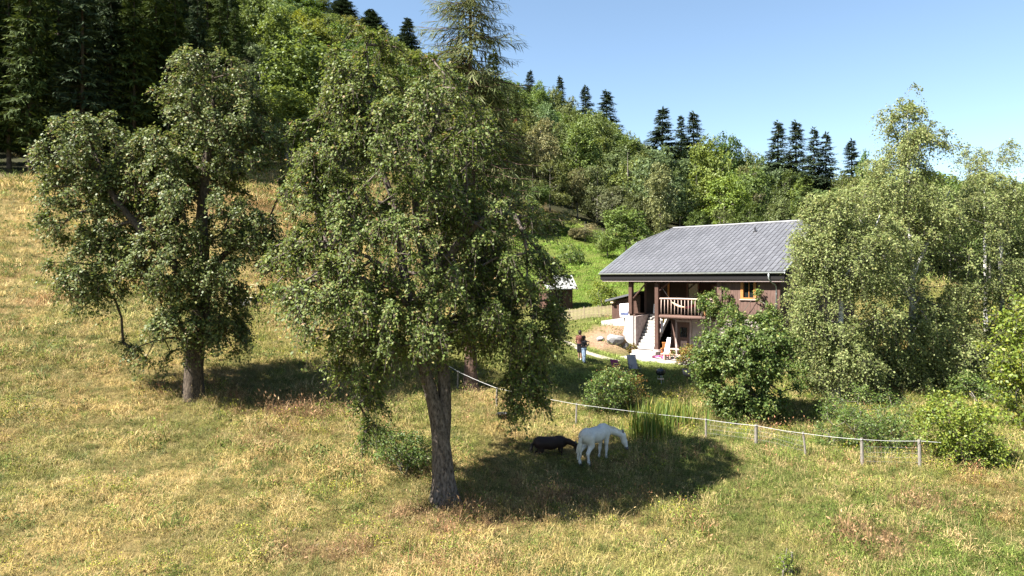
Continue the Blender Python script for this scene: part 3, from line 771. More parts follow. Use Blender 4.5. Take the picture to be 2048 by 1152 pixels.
# reeds by the horse
def reeds(name, label, center, n, h, spread, lm, seed):
    rg = np.random.default_rng(seed); root_p = np.array(center)
    x = rg.normal(size=n) * spread[0]; y = rg.normal(size=n) * spread[1]
    z = gz(root_p[0] + x, root_p[1] + y) - root_p[2]
    b = np.stack([x, y, z], 1); hh = h * (.55 + .6 * rg.random(n)); az = rg.random(n) * 6.28
    lean = np.stack([np.cos(az), np.sin(az), np.zeros(n)], 1) * (hh * (.05 + .28 * rg.random(n)))[:, None]
    sd = np.stack([-np.sin(az), np.cos(az), np.zeros(n)], 1) * .022
    up = np.array([0, 0, 1.])
    v = [b - sd, b + sd, b + lean * .35 + up * (hh * .6)[:, None] + sd * .8, b + lean * .35 + up * (hh * .6)[:, None] - sd * .8, b + lean + up * hh[:, None]]
    V = np.stack(v, 1).reshape(-1, 3); k = np.arange(n)[:, None] * 5
    o = link(name, mesh_np(name, V, [k + np.array([0, 1, 2, 3]), k + np.array([3, 2, 4])], [M[lm]]), None, root_p, label=label, cat='plant')
    return o
reeds('reed_clump', 'tall clump of upright green reeds behind the white horse', gpt(1298, 31.8), 340, 1.4, (.42, .5), 'reed', 81)
reeds('tall_grass_clump', 'yellowing tall grass clump right of the reeds', gpt(1345, 33.6), 420, 1.2, (.6, .6), 'reed', 82)

# ---------------------------------------------------------------- the wooded hillside
def broad_proto(seed, H=15.0, rad=5.0, shape='round'):
    rg = np.random.default_rng(seed); lobes = []
    if shape == 'round':
        lobes.append((np.array([0, 0, H * .6]), (rad * .7, rad * .7, H * .28)))
        for i in range(11):
            a = rg.random() * 6.28; zz = .32 + .52 * rg.random(); rr = rad * (.55 if zz < .65 else .38) * (.8 + .4 * rg.random())
            lobes.append((np.array([math.cos(a) * rr, math.sin(a) * rr, H * zz]), (rad * (.34 + .14 * rg.random()),) * 2 + (H * (.10 + .06 * rg.random()),)))
        lobes.append((np.array([rg.normal() * .5, rg.normal() * .5, H * .86]), (rad * .36, rad * .36, H * .12)))
    elif shape == 'column':
        for i in range(13):
            zz = .22 + .68 * i / 12; a = rg.random() * 6.28; k = math.sin(math.pi * min(1, (1.02 - zz) / .8)) ** .7
            lobes.append((np.array([math.cos(a) * rad * .3 * k, math.sin(a) * rad * .3 * k, H * zz]), (rad * .62 * k + .3,) * 2 + (H * .09,)))
    else:  # layered and gappy
        for i in range(13):
            a = rg.random() * 6.28; zz = .25 + .65 * rg.random(); rr = rad * .75 * (1.1 - zz) ** .5
            lobes.append((np.array([math.cos(a) * rr, math.sin(a) * rr, H * zz]), (rad * (.3 + .2 * rg.random()),) * 2 + (H * (.06 + .05 * rg.random()),)))
    tg, ow = sample_lobes(lobes, 300, rg, .55)
    stem = np.array([[0, 0, H * k] for k in np.linspace(.15, .8, 9)]) + rg.normal(size=(9, 3)) * .12
    V, Fc, q, r = sweep([(0, 0, -.6), (0.05, 0, H * .2), (0, .05, H * .5), (0, 0, H * .85)], [.24, .2, .13, .03], 8, .06, seed, .3)
    pos, par, ends = grow(stem, tg[::3], .4, 1.6, rg=rg)
    wt = np.zeros(len(pos)); wt[ends] += 1
    for k in range(len(pos) - 1, 0, -1):
        if par[k] >= 0: wt[par[k]] += wt[k]
    rr = np.minimum(.02 * np.maximum(wt, 1) ** .5, .16); e = np.arange(9, len(pos))
    W = merge([(V, Fc), seg_tubes(pos[par[e]], pos[e], np.minimum(rr[par[e]], rr[e] * 1.5), rr[e], 4)])
    tw, per = 6, 5; T = len(tg) * tw
    s0 = np.repeat(tg, tw, 0); o2 = np.repeat(ow, tw, 0)
    d = norm(o2 * .6 + rg.normal(size=(T, 3)) * .8); ll = .9 * (.4 + rg.random(T)); lp = []
    for k in range(per):
        t = (k + rg.random(T)) / per
        ps = s0 + d * (ll * t)[:, None] - np.array([0, 0, 1.]) * (.3 * ll * t * t)[:, None] + rg.normal(size=(T, 3)) * .13
        nr = rg.normal(size=(T, 3)) * .7 + o2 * .7 + np.array([0, 0, .6])
        sz = .36 * (.6 + .7 * rg.random(T))
        lp.append(leaf_quads(ps, nr, rg.normal(size=(T, 3)), sz, sz * .7))
    L = merge(lp)
    return (mesh_np('broadleaf_trunk', W[0], [W[1]], [M['bark_grey']], True), mesh_np('broadleaf_crown', L[0], [L[1]], [M['far_leaf']]), H, rad)
def spruce_proto(seed, z0, H=28.0, rad=3.9, levels=44, gap=.05):
    W, L = conifer_mesh(H, rad, z0, levels, 8, 13, 1.15, .21, .34, seed, .66, .75, gap=gap)
    return (mesh_np('spruce_trunk', W[0], [W[1]], [M['bark_dark']], True), mesh_np('spruce_crown', L[0], [L[1]], [M['spruce_leaf']]), H, rad)
BR = [broad_proto(101), broad_proto(102), broad_proto(103, shape='layer'), broad_proto(104, shape='column', rad=4.0), broad_proto(105), broad_proto(106, shape='layer')]
SPR = [spruce_proto(201, .11), spruce_proto(202, .10), spruce_proto(203, .10, gap=.2), spruce_proto(204, .04, rad=4.6)]

GREEN = (.125, .165, .042, 1); YELLOW = (.18, .205, .04, 1); GREY = (.13, .165, .068, 1); DARK = (.078, .115, .028, 1); OLIVE = (.15, .17, .05, 1); PALE = (.21, .22, .095, 1); BROWN = (.175, .165, .075, 1); LIME = (.145, .185, .05, 1)
SP = (.062, .085, .026, 1); SPB = (.046, .066, .036, 1); SPL = (.10, .125, .034, 1)
def forest_tree(px, d, top, wid, proto, color, label, name, group, rg=random, dz=0.0):
    """px, top: where the stem and the tree top stand in the photo; wid: crown width in photo pixels; d: metres away"""
    b = gpt(px, d, .2)
    tr, cr, H, rad = proto
    h = max(3.0, (HZ - top) * d / F - b[2])
    r = wid * .5 * d / F
    root = thing(name, b, label, 'tree', group, rg.random() * 6.28)
    s = (r / rad * rg.uniform(.85, 1.15), r / rad * rg.uniform(.85, 1.15), h / H)
    for nm, mesh in (('trunk', tr), ('crown', cr)):
        o = link(nm, mesh, root); o.scale = s; o.color = color
    return root
G1 = 'dark spruces along the left forest edge'
LS = 'dark spruce in the dense stand at the upper left'
for i, (px, d, top, wid, k) in enumerate([(-120, 84, -150, 130, 1), (-45, 80, -190, 130, 0), (18, 82, -120, 120, 2), (60, 80, -210, 130, 0), (118, 85, -150, 125, 2), (165, 82, -120, 130, 0), (222, 86, -110, 125, 1), (268, 86, -80, 120, 0), (312, 90, -95, 120, 1), (350, 92, -60, 115, 1), (395, 95, -50, 110, 1), (440, 98, -25, 100, 1), (470, 104, 20, 85, 1),
                                        (-80, 98, -180, 140, 1), (0, 97, -170, 140, 1), (90, 98, -200, 140, 1), (145, 100, -170, 140, 1), (200, 101, -180, 140, 1), (250, 102, -150, 140, 1), (330, 106, -130, 130, 1), (375, 108, -110, 120, 1), (415, 112, -90, 110, 1), (30, 112, -200, 140, 3), (120, 114, -200, 140, 3), (180, 115, -190, 140, 3), (290, 118, -150, 140, 3), (455, 122, -60, 100, 3)] + [(-130 + 58 * i, 90 + (i * 7) % 8, 60 + (i * 37) % 90, 105, 3) for i in range(10)]):
    forest_tree(px, d, top, wid, SPR[k], random.choice([SP, SP, SPL, SPB]), LS, 'spruce_tree', G1)
GS_ = 'spruces on the skyline'
for px, d, top, wid, k, label in [
    (683, 205, -12, 46, 1, 'dark spruce tip above the bright green broadleaf at the upper left skyline'), (742, 205, 20, 40, 1, 'spruce peeking out just above the top of the big pear'), (815, 190, 36, 38, 1, 'bluish spruce left of the larch crown'),
    (986, 95, 105, 60, 1, 'dark spruce directly right of the larch top'), (1060, 215, 142, 27, 1, 'tiny pointed spruce at the high left end of the right skyline'), (1120, 215, 153, 30, 1, 'small pointed spruce on the skyline left of the pair'),
    (1171, 195, 173, 34, 1, 'left spruce of the skyline pair on the slope'), (1213, 190, 181, 44, 1, 'right and taller spruce of the skyline pair on the slope'),
    (1325, 132, 217, 56, 2, 'ragged tall spruce with visible pale trunk over the chalet ridge'), (1362, 150, 232, 36, 2, 'slim spruce between the ragged spruce and its right neighbour'), (1387, 150, 225, 48, 1, 'pointed spruce left of the dark broadleaf on the skyline'),
    (1556, 140, 243, 46, 1, 'leftmost of the spruce group above the roof right end'), (1592, 138, 243, 52, 1, 'middle spruce of the group above the roof right end'), (1628, 132, 258, 46, 3, 'broad spruce right of the middle one in the group above the roof'), (1652, 132, 268, 46, 3, 'rightmost of the spruce group above the roof right end'),
    (1703, 140, 281, 44, 1, 'lone spruce in the sky gap left of the birches')]:
    forest_tree(px, d, top, wid * 2.3, SPR[k], SPB if d > 120 else SP, label, 'spruce_tree', GS_)
def zone_words(px):
    return 'left of the larch' if px < 960 else 'between larch and chalet' if px < 1290 else 'above the chalet roof' if px < 1740 else 'behind the birches'
HUE = {GREEN: 'mid green', YELLOW: 'yellow green', GREY: 'grey green', DARK: 'dark green', OLIVE: 'olive green', PALE: 'pale straw green', BROWN: 'brownish', LIME: 'fresh light green'}
def hill(px, d, top, wid, k, color, label=None, name='broadleaf_tree'):
    c = tuple(v * (.88 + .24 * random.random()) for v in color[:3]) + (1,)
    lb = HUE.get(color, 'green') + ' broadleaf tree in the wood ' + zone_words(px)
    forest_tree(px, d, top, wid, BR[k], c, label or lb, name, None if label else HUE.get(color, 'green') + ' trees ' + zone_words(px))
for q in [(495, 150, 25, 80, 0, OLIVE), (530, 200, -5, 90, 1, GREEN), (600, 215, -8, 90, 0, GREEN), (640, 220, -2, 70, 4, DARK), (600, 150, 20, 125, 1, YELLOW, 'big bright yellow green tree at the top left of the hillside'), (545, 165, 55, 95, 4, GREEN), (650, 155, 70, 90, 2, OLIVE), (520, 128, 90, 95, 2, GREY), (560, 118, 130, 95, 0, GREEN), (625, 140, 120, 80, 1, LIME), (690, 150, 85, 80, 4, GREEN), (535, 112, 175, 80, 5, DARK), (510, 108, 230, 60, 3, GREY), (665, 122, 150, 75, 0, GREEN),
          (730, 170, 60, 80, 1, GREEN), (790, 175, 70, 80, 0, OLIVE), (760, 140, 120, 90, 4, DARK), (840, 150, 110, 90, 1, GREEN), (880, 130, 190, 100, 0, DARK), (820, 120, 230, 100, 2, GREEN), (940, 140, 160, 90, 4, GREEN), (960, 115, 260, 90, 1, DARK), (720, 118, 250, 80, 5, DARK), (900, 108, 330, 90, 2, GREEN), (1000, 108, 330, 80, 1, OLIVE), (780, 112, 330, 90, 0, GREEN),
          (1040, 205, 160, 60, 0, GREEN), (1075, 205, 162, 60, 1, LIME), (1110, 205, 172, 60, 4, GREEN), (1140, 200, 188, 55, 0, OLIVE), (1020, 170, 180, 70, 1, DARK), (1050, 150, 215, 70, 2, GREEN), (1095, 170, 200, 75, 0, GREY), (1150, 175, 212, 80, 1, GREEN), (1190, 180, 222, 70, 4, GREEN), (1230, 180, 240, 65, 0, LIME), (1262, 175, 262, 55, 1, GREEN), (1290, 170, 285, 50, 2, GREY),
          (1082, 122, 232, 95, 0, PALE, 'pale yellowish tree in the hillside right of the larch'), (1145, 130, 255, 80, 4, DARK), (1120, 145, 240, 70, 1, GREEN), (1195, 140, 270, 80, 0, GREEN), (1243, 132, 292, 105, 1, GREY, 'large grey green round tree uphill left of the chalet'), (1195, 118, 330, 75, 2, GREY), (1225, 112, 370, 85, 0, GREY), (1100, 112, 320, 85, 2, OLIVE), (1155, 115, 335, 60, 3, BROWN), (1065, 108, 330, 70, 5, DARK),
          (1290, 135, 300, 70, 4, OLIVE), (1322, 98, 322, 70, 3, PALE, 'pale slender birch standing behind the chalet roof'), (1290, 105, 400, 60, 3, PALE), (1360, 120, 330, 70, 0, DARK), (1418, 122, 268, 110, 1, YELLOW, 'yellow green maple above the middle of the chalet ridge'), (1448, 110, 345, 100, 4, YELLOW, 'lower yellow green tree right of the maple above the ridge'), (1450, 150, 263, 85, 4, DARK, 'dark round tree on the skyline above the chalet ridge'), (1395, 140, 280, 60, 0, GREEN), (1490, 150, 295, 65, 1, GREEN), (1520, 125, 350, 75, 5, BROWN, 'olive brown thin crowned tree above the chalet roof'), (1490, 130, 325, 65, 2, OLIVE), (1530, 150, 305, 60, 0, GREEN), (1570, 125, 335, 80, 0, DARK), (1612, 120, 355, 80, 1, GREEN), (1560, 110, 390, 80, 4, OLIVE), (1640, 115, 380, 75, 0, DARK), (1500, 105, 400, 80, 0, DARK), (1440, 100, 415, 85, 2, GREEN), (1390, 98, 420, 70, 4, DARK), (1680, 120, 340, 60, 1, GREEN), (1732, 125, 292, 50, 0, GREEN, 'rounded treetop touching the lone spruce left of the birches'), (1710, 112, 350, 80, 4, OLIVE), (1760, 115, 320, 80, 1, GREEN), (1830, 110, 340, 90, 0, GREEN), (1900, 108, 360, 90, 4, OLIVE), (1980, 105, 370, 90, 1, GREEN), (2060, 105, 350, 100, 0, GREEN), (2150, 105, 340, 110, 1, DARK),
          (1252, 84, 412, 100, 1, LIME, 'leafy light green tree touching the left side of the chalet roof'), (1215, 86, 470, 60, 0, LIME), (1345, 88, 440, 60, 5, OLIVE), (1128, 100, 405, 60, 5, PALE, 'pale thin bush like tree at the top of the green slope'), (1170, 96, 435, 70, 5, BROWN, 'brownish sparse tree above the green slope'), (1100, 98, 430, 50, 2, OLIVE), (1205, 94, 450, 40, 5, OLIVE), (1270, 100, 380, 70, 4, DARK), (1060, 96, 440, 60, 0, GREEN),
          (1030, 130, 236, 15, 3, (.30, .08, .05, 1), 'small red leaved treetop right of the larch')]:
    hill(*q)

# fill the wood between the trees placed one by one
rf = np.random.default_rng(404); placed = [tuple(o.location[:2]) for o in bpy.data.objects if o.name.startswith(('broadleaf_tree', 'spruce_tree'))]
SKY = np.array([(-400, -300), (480, -60), (560, 2), (700, 30), (760, 70), (850, 110), (1000, 150), (1060, 168), (1150, 195), (1250, 268), (1300, 290), (1400, 292), (1480, 300), (1540, 315), (1680, 350), (1750, 325), (2048, 350), (2600, 350)], float)
nfill = 0
for _ in range(12000):
    x = rf.uniform(-115, 125); y = rf.uniform(100, 240)
    px = CX + F * x / y
    if px < 445 or px > 2100 or forest_mask(np.array(x), np.array(y)) < .9: continue
    if math.hypot((x + 36) / 14, (y - 122) / 11) < 1: continue
    if min(math.hypot(x - a, y - b) for a, b in placed) < 5.8: continue
    zb = float(gz(x, y)); h = rf.uniform(11, 20); sk = float(np.interp(px, SKY[:, 0], SKY[:, 1])) + rf.uniform(2, 14)
    h = min(h, (HZ - sk) * y / F - zb)
    if h < 5: continue
    if HZ - F * (zb + h) / y > 470: continue
    placed.append((x, y)); nfill += 1
    top_ = HZ - F * (zb + h) / y
    if rf.random() < .12:
        forest_tree(px, y, top_, F * 7.0 / y, SPR[rf.integers(1, 4)], SP, 'dark spruce mixed into the wood ' + zone_words(px), 'spruce_tree', 'spruces in the wood ' + zone_words(px))
    else:
        hill(px, y, top_, F * rf.uniform(9.5, 13.5) / y, int(rf.integers(0, 6)), [GREEN, GREEN, OLIVE, DARK, GREY, LIME][int(rf.integers(0, 6))])
    if nfill > 300: break

# ---------------------------------------------------------------- meadow grass (geometry-node scatter of tufts)
tuft_col = bpy.data.collections.new('tufts')
def tuft_material():
    m = bpy.data.materials.new('grass_blade'); n = nodes_of(m)
    out = n.nodes.new('ShaderNodeOutputMaterial'); p = n.nodes.new('ShaderNodeBsdfPrincipled')
    at = n.nodes.new('ShaderNodeAttribute'); at.attribute_type = 'INSTANCER'; at.attribute_name = 'tint'
    g = n.nodes.new('ShaderNodeNewGeometry'); r = n.nodes.new('ShaderNodeValToRGB')
    r.color_ramp.elements[0].color = (.34, .4, .34, 1); r.color_ramp.elements[1].color = (1.65, 1.58, 1.5, 1)
    n.links.new(g.outputs['Random Per Island'], r.inputs[0])
    mx = n.nodes.new('ShaderNodeMix'); mx.data_type = 'RGBA'; mx.blend_type = 'MULTIPLY'; mx.inputs[0].default_value = 1
    n.links.new(at.outputs['Color'], mx.inputs[6]); n.links.new(r.outputs[0], mx.inputs[7])
    t = n.nodes.new('ShaderNodeBsdfTranslucent'); ms = n.nodes.new('ShaderNodeMixShader'); ms.inputs[0].default_value = .25
    p.inputs['Roughness'].default_value = .6; p.inputs['Specular IOR Level'].default_value = .2
    n.links.new(mx.outputs[2], p.inputs['Base Color']); n.links.new(mx.outputs[2], t.inputs['Color'])
    n.links.new(p.outputs[0], ms.inputs[1]); n.links.new(t.outputs[0], ms.inputs[2]); n.links.new(ms.outputs[0], out.inputs[0])
    return m
TM = tuft_material()
def blade_tuft(name, n, h, spread, width, bend, seed, head=0.0):
    rg = np.random.default_rng(seed)
    b = np.concatenate([rg.normal(size=(n, 2)) * spread, np.full((n, 1), -.03)], 1)
    az = rg.random(n) * 6.28; hh = h * (.5 + .7 * rg.random(n)); bd = bend * (.4 + 1.0 * rg.random(n))
    dr = np.stack([np.cos(az), np.sin(az), np.zeros(n)], 1); sd = np.stack([-np.sin(az), np.cos(az), np.zeros(n)], 1) * width
    up = np.array([0, 0, 1.])
    def c(t):
        th = bd * t
        return b + dr * (hh * t * np.sin(th))[:, None] + up * (hh * t * np.cos(th))[:, None]
    m1, m2 = c(.55), c(1.0)
    V = np.stack([b - sd, b + sd, m1 + sd * .8, m1 - sd * .8, m2], 1).reshape(-1, 3); k = np.arange(n)[:, None] * 5
    Fs = [k + np.array([0, 1, 2, 3]), k + np.array([3, 2, 4])]
    if head:
        ax = norm(m2 - m1); Vh, Fh = leaf_quads(m2 - ax * head * .8, rg.normal(size=(n, 3)), ax, np.full(n, head), np.full(n, head * .28))
        Fs.append(Fh + len(V)); V = np.concatenate([V, Vh])
    o = bpy.data.objects.new(name, mesh_np(name, V, Fs, [TM])); tuft_col.objects.link(o)
def weed_tuft(name, n, h, spread, leaf, seed):
    rg = np.random.default_rng(seed)
    ps = np.stack([rg.normal(size=n) * spread, rg.normal(size=n) * spread, h * rg.random(n) ** .7], 1)
    nr = rg.normal(size=(n, 3)) * .7 + np.array([0, 0, 1.]); sz = leaf * (.6 + .7 * rg.random(n))
    V, Fc = leaf_quads(ps, nr, rg.normal(size=(n, 3)), sz, sz * .5)
    o = bpy.data.objects.new(name, mesh_np(name, V, [Fc], [TM])); tuft_col.objects.link(o)
blade_tuft('tuft_0', 46, .30, .14, .0052, 1.7, 1)
blade_tuft('tuft_1', 46, .38, .16, .0050, 2.2, 2)
blade_tuft('tuft_2', 46, .27, .11, .0062, 1.3, 3)
blade_tuft('tuft_3', 14, .62, .15, .0035, .7, 4, .085)
weed_tuft('tuft_4', 40, .22, .12, .06, 5)
blade_tuft('tuft_5', 36, .13, .13, .007, 1.3, 6)
blade_tuft('tuft_6', 9, .70, .12, .004, .4, 7, .12)
weed_tuft('tuft_7', 34, .42, .15, .05, 8)

def scatter_points():
    rg = np.random.default_rng(77)
    xs = []; ys = []; ss = []
    def ring(y0, y1, dens, size):
        xl, xr = -.80 * y1 - 3, .80 * y1 + 3
        n = int((xr - xl) * (y1 - y0) * dens)
        x = xl + (xr - xl) * rg.random(n); y = y0 + (y1 - y0) * rg.random(n)
        k = (np.abs(x) < .80 * y + 3)
        xs.append(x[k]); ys.append(y[k]); ss.append(np.full(k.sum(), size))
    ring(16, 27, 62, .74); ring(27, 36, 42, .86); ring(36, 50, 20, 1.02); ring(50, 70, 7.5, 1.4); ring(70, 125, 2.2, 2.3)
    x = np.concatenate(xs); y = np.concatenate(ys); s = np.concatenate(ss)
    u, v = to_house(x, y)
    keep = ~((u > 2.0) & (u < 14.5) & (v > -2.3) & (v < 15))
    keep &= rg.random(len(x)) > forest_mask(x, y) * .93
    keep &= rg.random(len(x)) > soil_mask(x, y) * .8
    pd = np.full(len(x), 9.0)
    pp = np.array([gpt(860, 50)[:2], gpt(1000, 49)[:2], gpt(1075, 48)[:2], gpt(1130, 46.5)[:2], gpt(1168, 44.8)[:2], gpt(1195, 44.6)[:2]])
    for i in range(len(pp) - 1):
        a, b = pp[i], pp[i + 1]; t = np.clip(((x - a[0]) * (b[0] - a[0]) + (y - a[1]) * (b[1] - a[1])) / ((b - a) ** 2).sum(), 0, 1)
        pd = np.minimum(pd, np.hypot(x - a[0] - (b[0] - a[0]) * t, y - a[1] - (b[1] - a[1]) * t))
    keep &= pd > .12 + .5 * fbm(x, y, .8, 95)
    # thin patches of flattened grass
    keep &= ~((fbm(x, y, 3.1, 91) > .66) & (rg.random(len(x)) < .55))
    x, y, s = x[keep], y[keep], s[keep]
    n = len(x)
    lawn = np.maximum(lawn_mask(x, y), slope_mask(x, y) * 1.2)
    c = cover_color(x, y)
    typ = rg.choice([0, 1, 2, 3, 4, 6], n, p=[.37, .33, .20, .025, .072, .003])
    # bigger stands of stalks and weeds in patches, round the pear trunk and along the fence
    tall = fbm(x, y, 4.2, 55); pr = rg.random(n)
    dp = np.minimum(np.hypot(x - bA[0], (y - bA[1])), np.hypot(x - bB[0], y - bB[1]))
    wd = np.clip(sstep(.58, .72, tall) + (1 - sstep(1.2, 3.2, dp)), 0, 1)
    typ = np.where((pr < wd * .20), rg.choice([3, 3, 6, 7, 4], n), typ)
    typ = np.where(rg.random(n) < lawn * .9, np.where(rg.random(n) < .85, 5, 4), typ)
    green = np.array([.13, .175, .035])
    tint = c * (.72 + .56 * rg.random((n, 1)))
    st = rg.random(n)
    tint = np.where((st < .20)[:, None] & (lawn < .4)[:, None], np.array([.53, .41, .205]) * (.8 + .4 * rg.random((n, 1))), tint)
    tint = np.where(((st > .86) & (lawn < .4))[:, None], green * (.7 + .7 * rg.random((n, 1))), tint)
    tint = np.where((typ == 6)[:, None], np.array([.30, .15, .085]) * (.7 + .6 * rg.random((n, 1))), tint)
    tint = np.where(((typ == 4) | (typ == 7))[:, None], np.array([.15, .20, .035]) * (.7 + .8 * rg.random((n, 1))), tint)
    tint = np.where((typ == 3)[:, None], np.array([.46, .35, .18]) * (.7 + .5 * rg.random((n, 1))), tint)
    yel = (rg.random(n) < .07) & (fbm(x, y, 4, 66) > .55) & (lawn < .3)
    tint = np.where(yel[:, None], np.array([.36, .36, .04]) * (.8 + .4 * rg.random((n, 1))), tint)
    typ = np.where(yel, 7, typ)
    typ = np.where((lawn > .75) & (typ != 5), 5, typ)
    nf = fbm(x, y, 1.5, 12)
    sc = s * (.65 + .75 * rg.random(n)) * (.8 + .5 * sstep(.25, .75, nf)) * (1 + .3 * (fbm(x, y, 6, 14) - .5) * 2)
    sh = (sstep(.5, .3, nf) * (1 - lawn))[:, None]
    tint = tint * (1 - sh * .55) + np.array([.105, .125, .035]) * sh * .55  # shadow between the straw clumps, painted into the tint as dark green
    # scattered taller clumps, some green and leafy, some pale straw
    cl = (rg.random(n) < .035 + .05 * sstep(.5, .7, fbm(x, y, 7, 19))) & (lawn < .3)
    sc = np.where(cl, sc * (1.35 + .7 * rg.random(n)), sc)
    sc = np.where((typ == 3) | (typ == 6), np.minimum(sc, 1.15), sc)
    cg = cl & (rg.random(n) < .6)
    tint = np.where(cg[:, None], np.array([.085, .12, .028]) * (.7 + .7 * rg.random((n, 1))), tint)
    # rusty dock and sorrel round the big pear and at the lower right
    ru = np.zeros(n)
    for (cx_, cy_, rx_, ry_) in ((bA[0] + .5, bA[1] - 1.3, 3.2, 1.5), (bA[0] - 3.0, bA[1] - 3.6, 2.2, 1.0), (11.5, 22.3, 2.4, 1.2), (14.5, 24.5, 2.0, 1.0), (-10, 33, 3, 1.4), (2.0, 25.5, 2.5, .9)):
        ru = np.maximum(ru, 1 - sstep(.3, 1.1, np.hypot((x - cx_) / rx_, (y - cy_) / ry_) + (fbm(x, y, 1.0, 87) - .5) * .9))
    rk = rg.random(n) < ru * .55
    tint = np.where(rk[:, None], np.array([.29, .18, .10]) * (.6 + .7 * rg.random((n, 1))), tint)
    typ = np.where(rk & (rg.random(n) < .35), 6, typ)
    sc = np.where((typ == 5), sc * (1 + .2 * rg.random(n)), sc)
    sc = np.where(y > 50, sc, sc)
    rot = np.stack([rg.normal(size=n) * .18, rg.normal(size=n) * .18, rg.random(n) * 6.28], 1)
    return np.stack([x, y, gz(x, y)], 1), rot, sc, typ, tint
pos, rot, scl, typ, tint = scatter_points()
me = bpy.data.meshes.new('meadow_grass')
me.vertices.add(len(pos)); me.vertices.foreach_set('co', pos.astype(np.float32).ravel())
a = me.attributes.new('rot', 'FLOAT_VECTOR', 'POINT'); a.data.foreach_set('vector', rot.astype(np.float32).ravel())
a = me.attributes.new('scl', 'FLOAT', 'POINT'); a.data.foreach_set('value', scl.astype(np.float32))
a = me.attributes.new('typ', 'INT', 'POINT'); a.data.foreach_set('value', typ.astype(np.int32))
a = me.attributes.new('tint', 'FLOAT_COLOR', 'POINT'); a.data.foreach_set('color', np.concatenate([tint * AK, np.ones((len(tint), 1))], 1).astype(np.float32).ravel())
me.update()
grass = link('meadow_grass', me, kind='stuff', label='dry straw coloured and green meadow grass with weeds', cat='grass')
ng = bpy.data.node_groups.new('grass_scatter', 'GeometryNodeTree')
ng.interface.new_socket('Geometry', in_out='INPUT', socket_type='NodeSocketGeometry')
ng.interface.new_socket('Geometry', in_out='OUTPUT', socket_type='NodeSocketGeometry')
gi = ng.nodes.new('NodeGroupInput'); go = ng.nodes.new('NodeGroupOutput')
ip = ng.nodes.new('GeometryNodeInstanceOnPoints'); ci = ng.nodes.new('GeometryNodeCollectionInfo')
ci.inputs['Collection'].default_value = tuft_col; ci.inputs['Separate Children'].default_value = True; ci.inputs['Reset Children'].default_value = True
ip.inputs['Pick Instance'].default_value = True
def named(nm, dt):
    q = ng.nodes.new('GeometryNodeInputNamedAttribute'); q.data_type = dt; q.inputs['Name'].default_value = nm; return q.outputs['Attribute']
ng.links.new(gi.outputs[0], ip.inputs['Points']); ng.links.new(ci.outputs[0], ip.inputs['Instance'])
ng.links.new(named('typ', 'INT'), ip.inputs['Instance Index']); ng.links.new(named('rot', 'FLOAT_VECTOR'), ip.inputs['Rotation']); ng.links.new(named('scl', 'FLOAT'), ip.inputs['Scale'])
ng.links.new(ip.outputs[0], go.inputs[0])
md = grass.modifiers.new('scatter', 'NODES'); md.node_group = ng

# ---------------------------------------------------------------- the chalet
chalet = thing('chalet', (HO[0], HO[1], ZB), 'old timber chalet with grey half hipped sheet roof, balcony and outside stair', 'house', None, -HA)
def zl(z): return z - ZB
def cb(name, mt, x0, x1, y0, y1, z0, z1, parent=None, bevel=0.0, **kw):
    return MB().box(x0, x1, y0, y1, zl(z0), zl(z1)).build(name, mt, parent or chalet, bevel=bevel, **kw)
PIT, SL, LE, KK, HIP = .46, 8.172, 13.965, 5.436, 1.889
cp, sp = math.cos(PIT), math.sin(PIT)
def rp_(u, s, o=0.0):               # point on the front roof slope: u along the eave, s up the slope, o proud of it
    return (u, -.55 + s * cp - o * sp, zl(EL[2]) + s * sp + o * cp)
def rb_(u, s, o=0.0):               # the same on the back slope
    x, y, z = rp_(u, s, o); return (x, 2 * (-.55 + SL * cp) - y, z)
# roof body
roof = MB()
poly = [(0, 0), (LE, 0), (LE, KK), (LE - HIP, SL), (HIP, SL), (0, KK)]
th = .16
top = [rp_(u, s) for u, s in poly]; bot = [rp_(u, s, -th) for u, s in poly]
tb = [rb_(u, s) for u, s in poly]; bb = [rb_(u, s, -th) for u, s in poly]
n6 = 6
roof.add(top + bot, [tuple(range(6)), tuple(range(11, 5, -1))] + [(i, 6 + i, 6 + (i + 1) % 6, (i + 1) % 6) for i in (0, 1, 5)])
roof.add(tb + bb, [tuple(range(5, -1, -1)), tuple(range(6, 12))] + [(i, (i + 1) % 6, 6 + (i + 1) % 6, 6 + i) for i in (0, 1, 5)])
roof.add([rp_(0, KK, .004), rb_(0, KK, .004), rp_(HIP, SL, .004)], [(0, 2, 1)])
roof.add([rp_(LE, KK, .004), rb_(LE, KK, .004), rp_(LE - HIP, SL, .004)], [(0, 1, 2)])
roof_o = roof.build('roof', M['roof_dark'], chalet)
# roof sheets, clipped at the hips; alike whole sheets share one mesh
TW_, TL_ = .345, .78
def clip(poly2, a, b, c):
    outp = []
    for i in range(len(poly2)):
        p0, p1 = poly2[i], poly2[(i + 1) % len(poly2)]
        d0 = a * p0[0] + b * p0[1] - c; d1 = a * p1[0] + b * p1[1] - c
        if d0 <= 0: outp.append(p0)
        if d0 * d1 < 0:
            t = d0 / (d0 - d1); outp.append((p0[0] + (p1[0] - p0[0]) * t, p0[1] + (p1[1] - p0[1]) * t))
    return outp
def tile_solid(mb, pl, s_low, fn):
    """sheet lying on the slope: butt edge 26 mm proud, head 8 mm"""
    k = len(pl); vs = []
    for base_o in (.003, None):
        for (u, s) in pl:
            o = base_o if base_o is not None else .026 - .014 * (s - s_low) / TL_
            vs.append(fn(u, s, o))
    mb.add(vs, [tuple(range(k)), tuple(range(2 * k - 1, k - 1, -1))][:0] + [tuple(range(k, 2 * k))] + [(i, (i + 1) % k, k + (i + 1) % k, k + i) for i in range(k)])
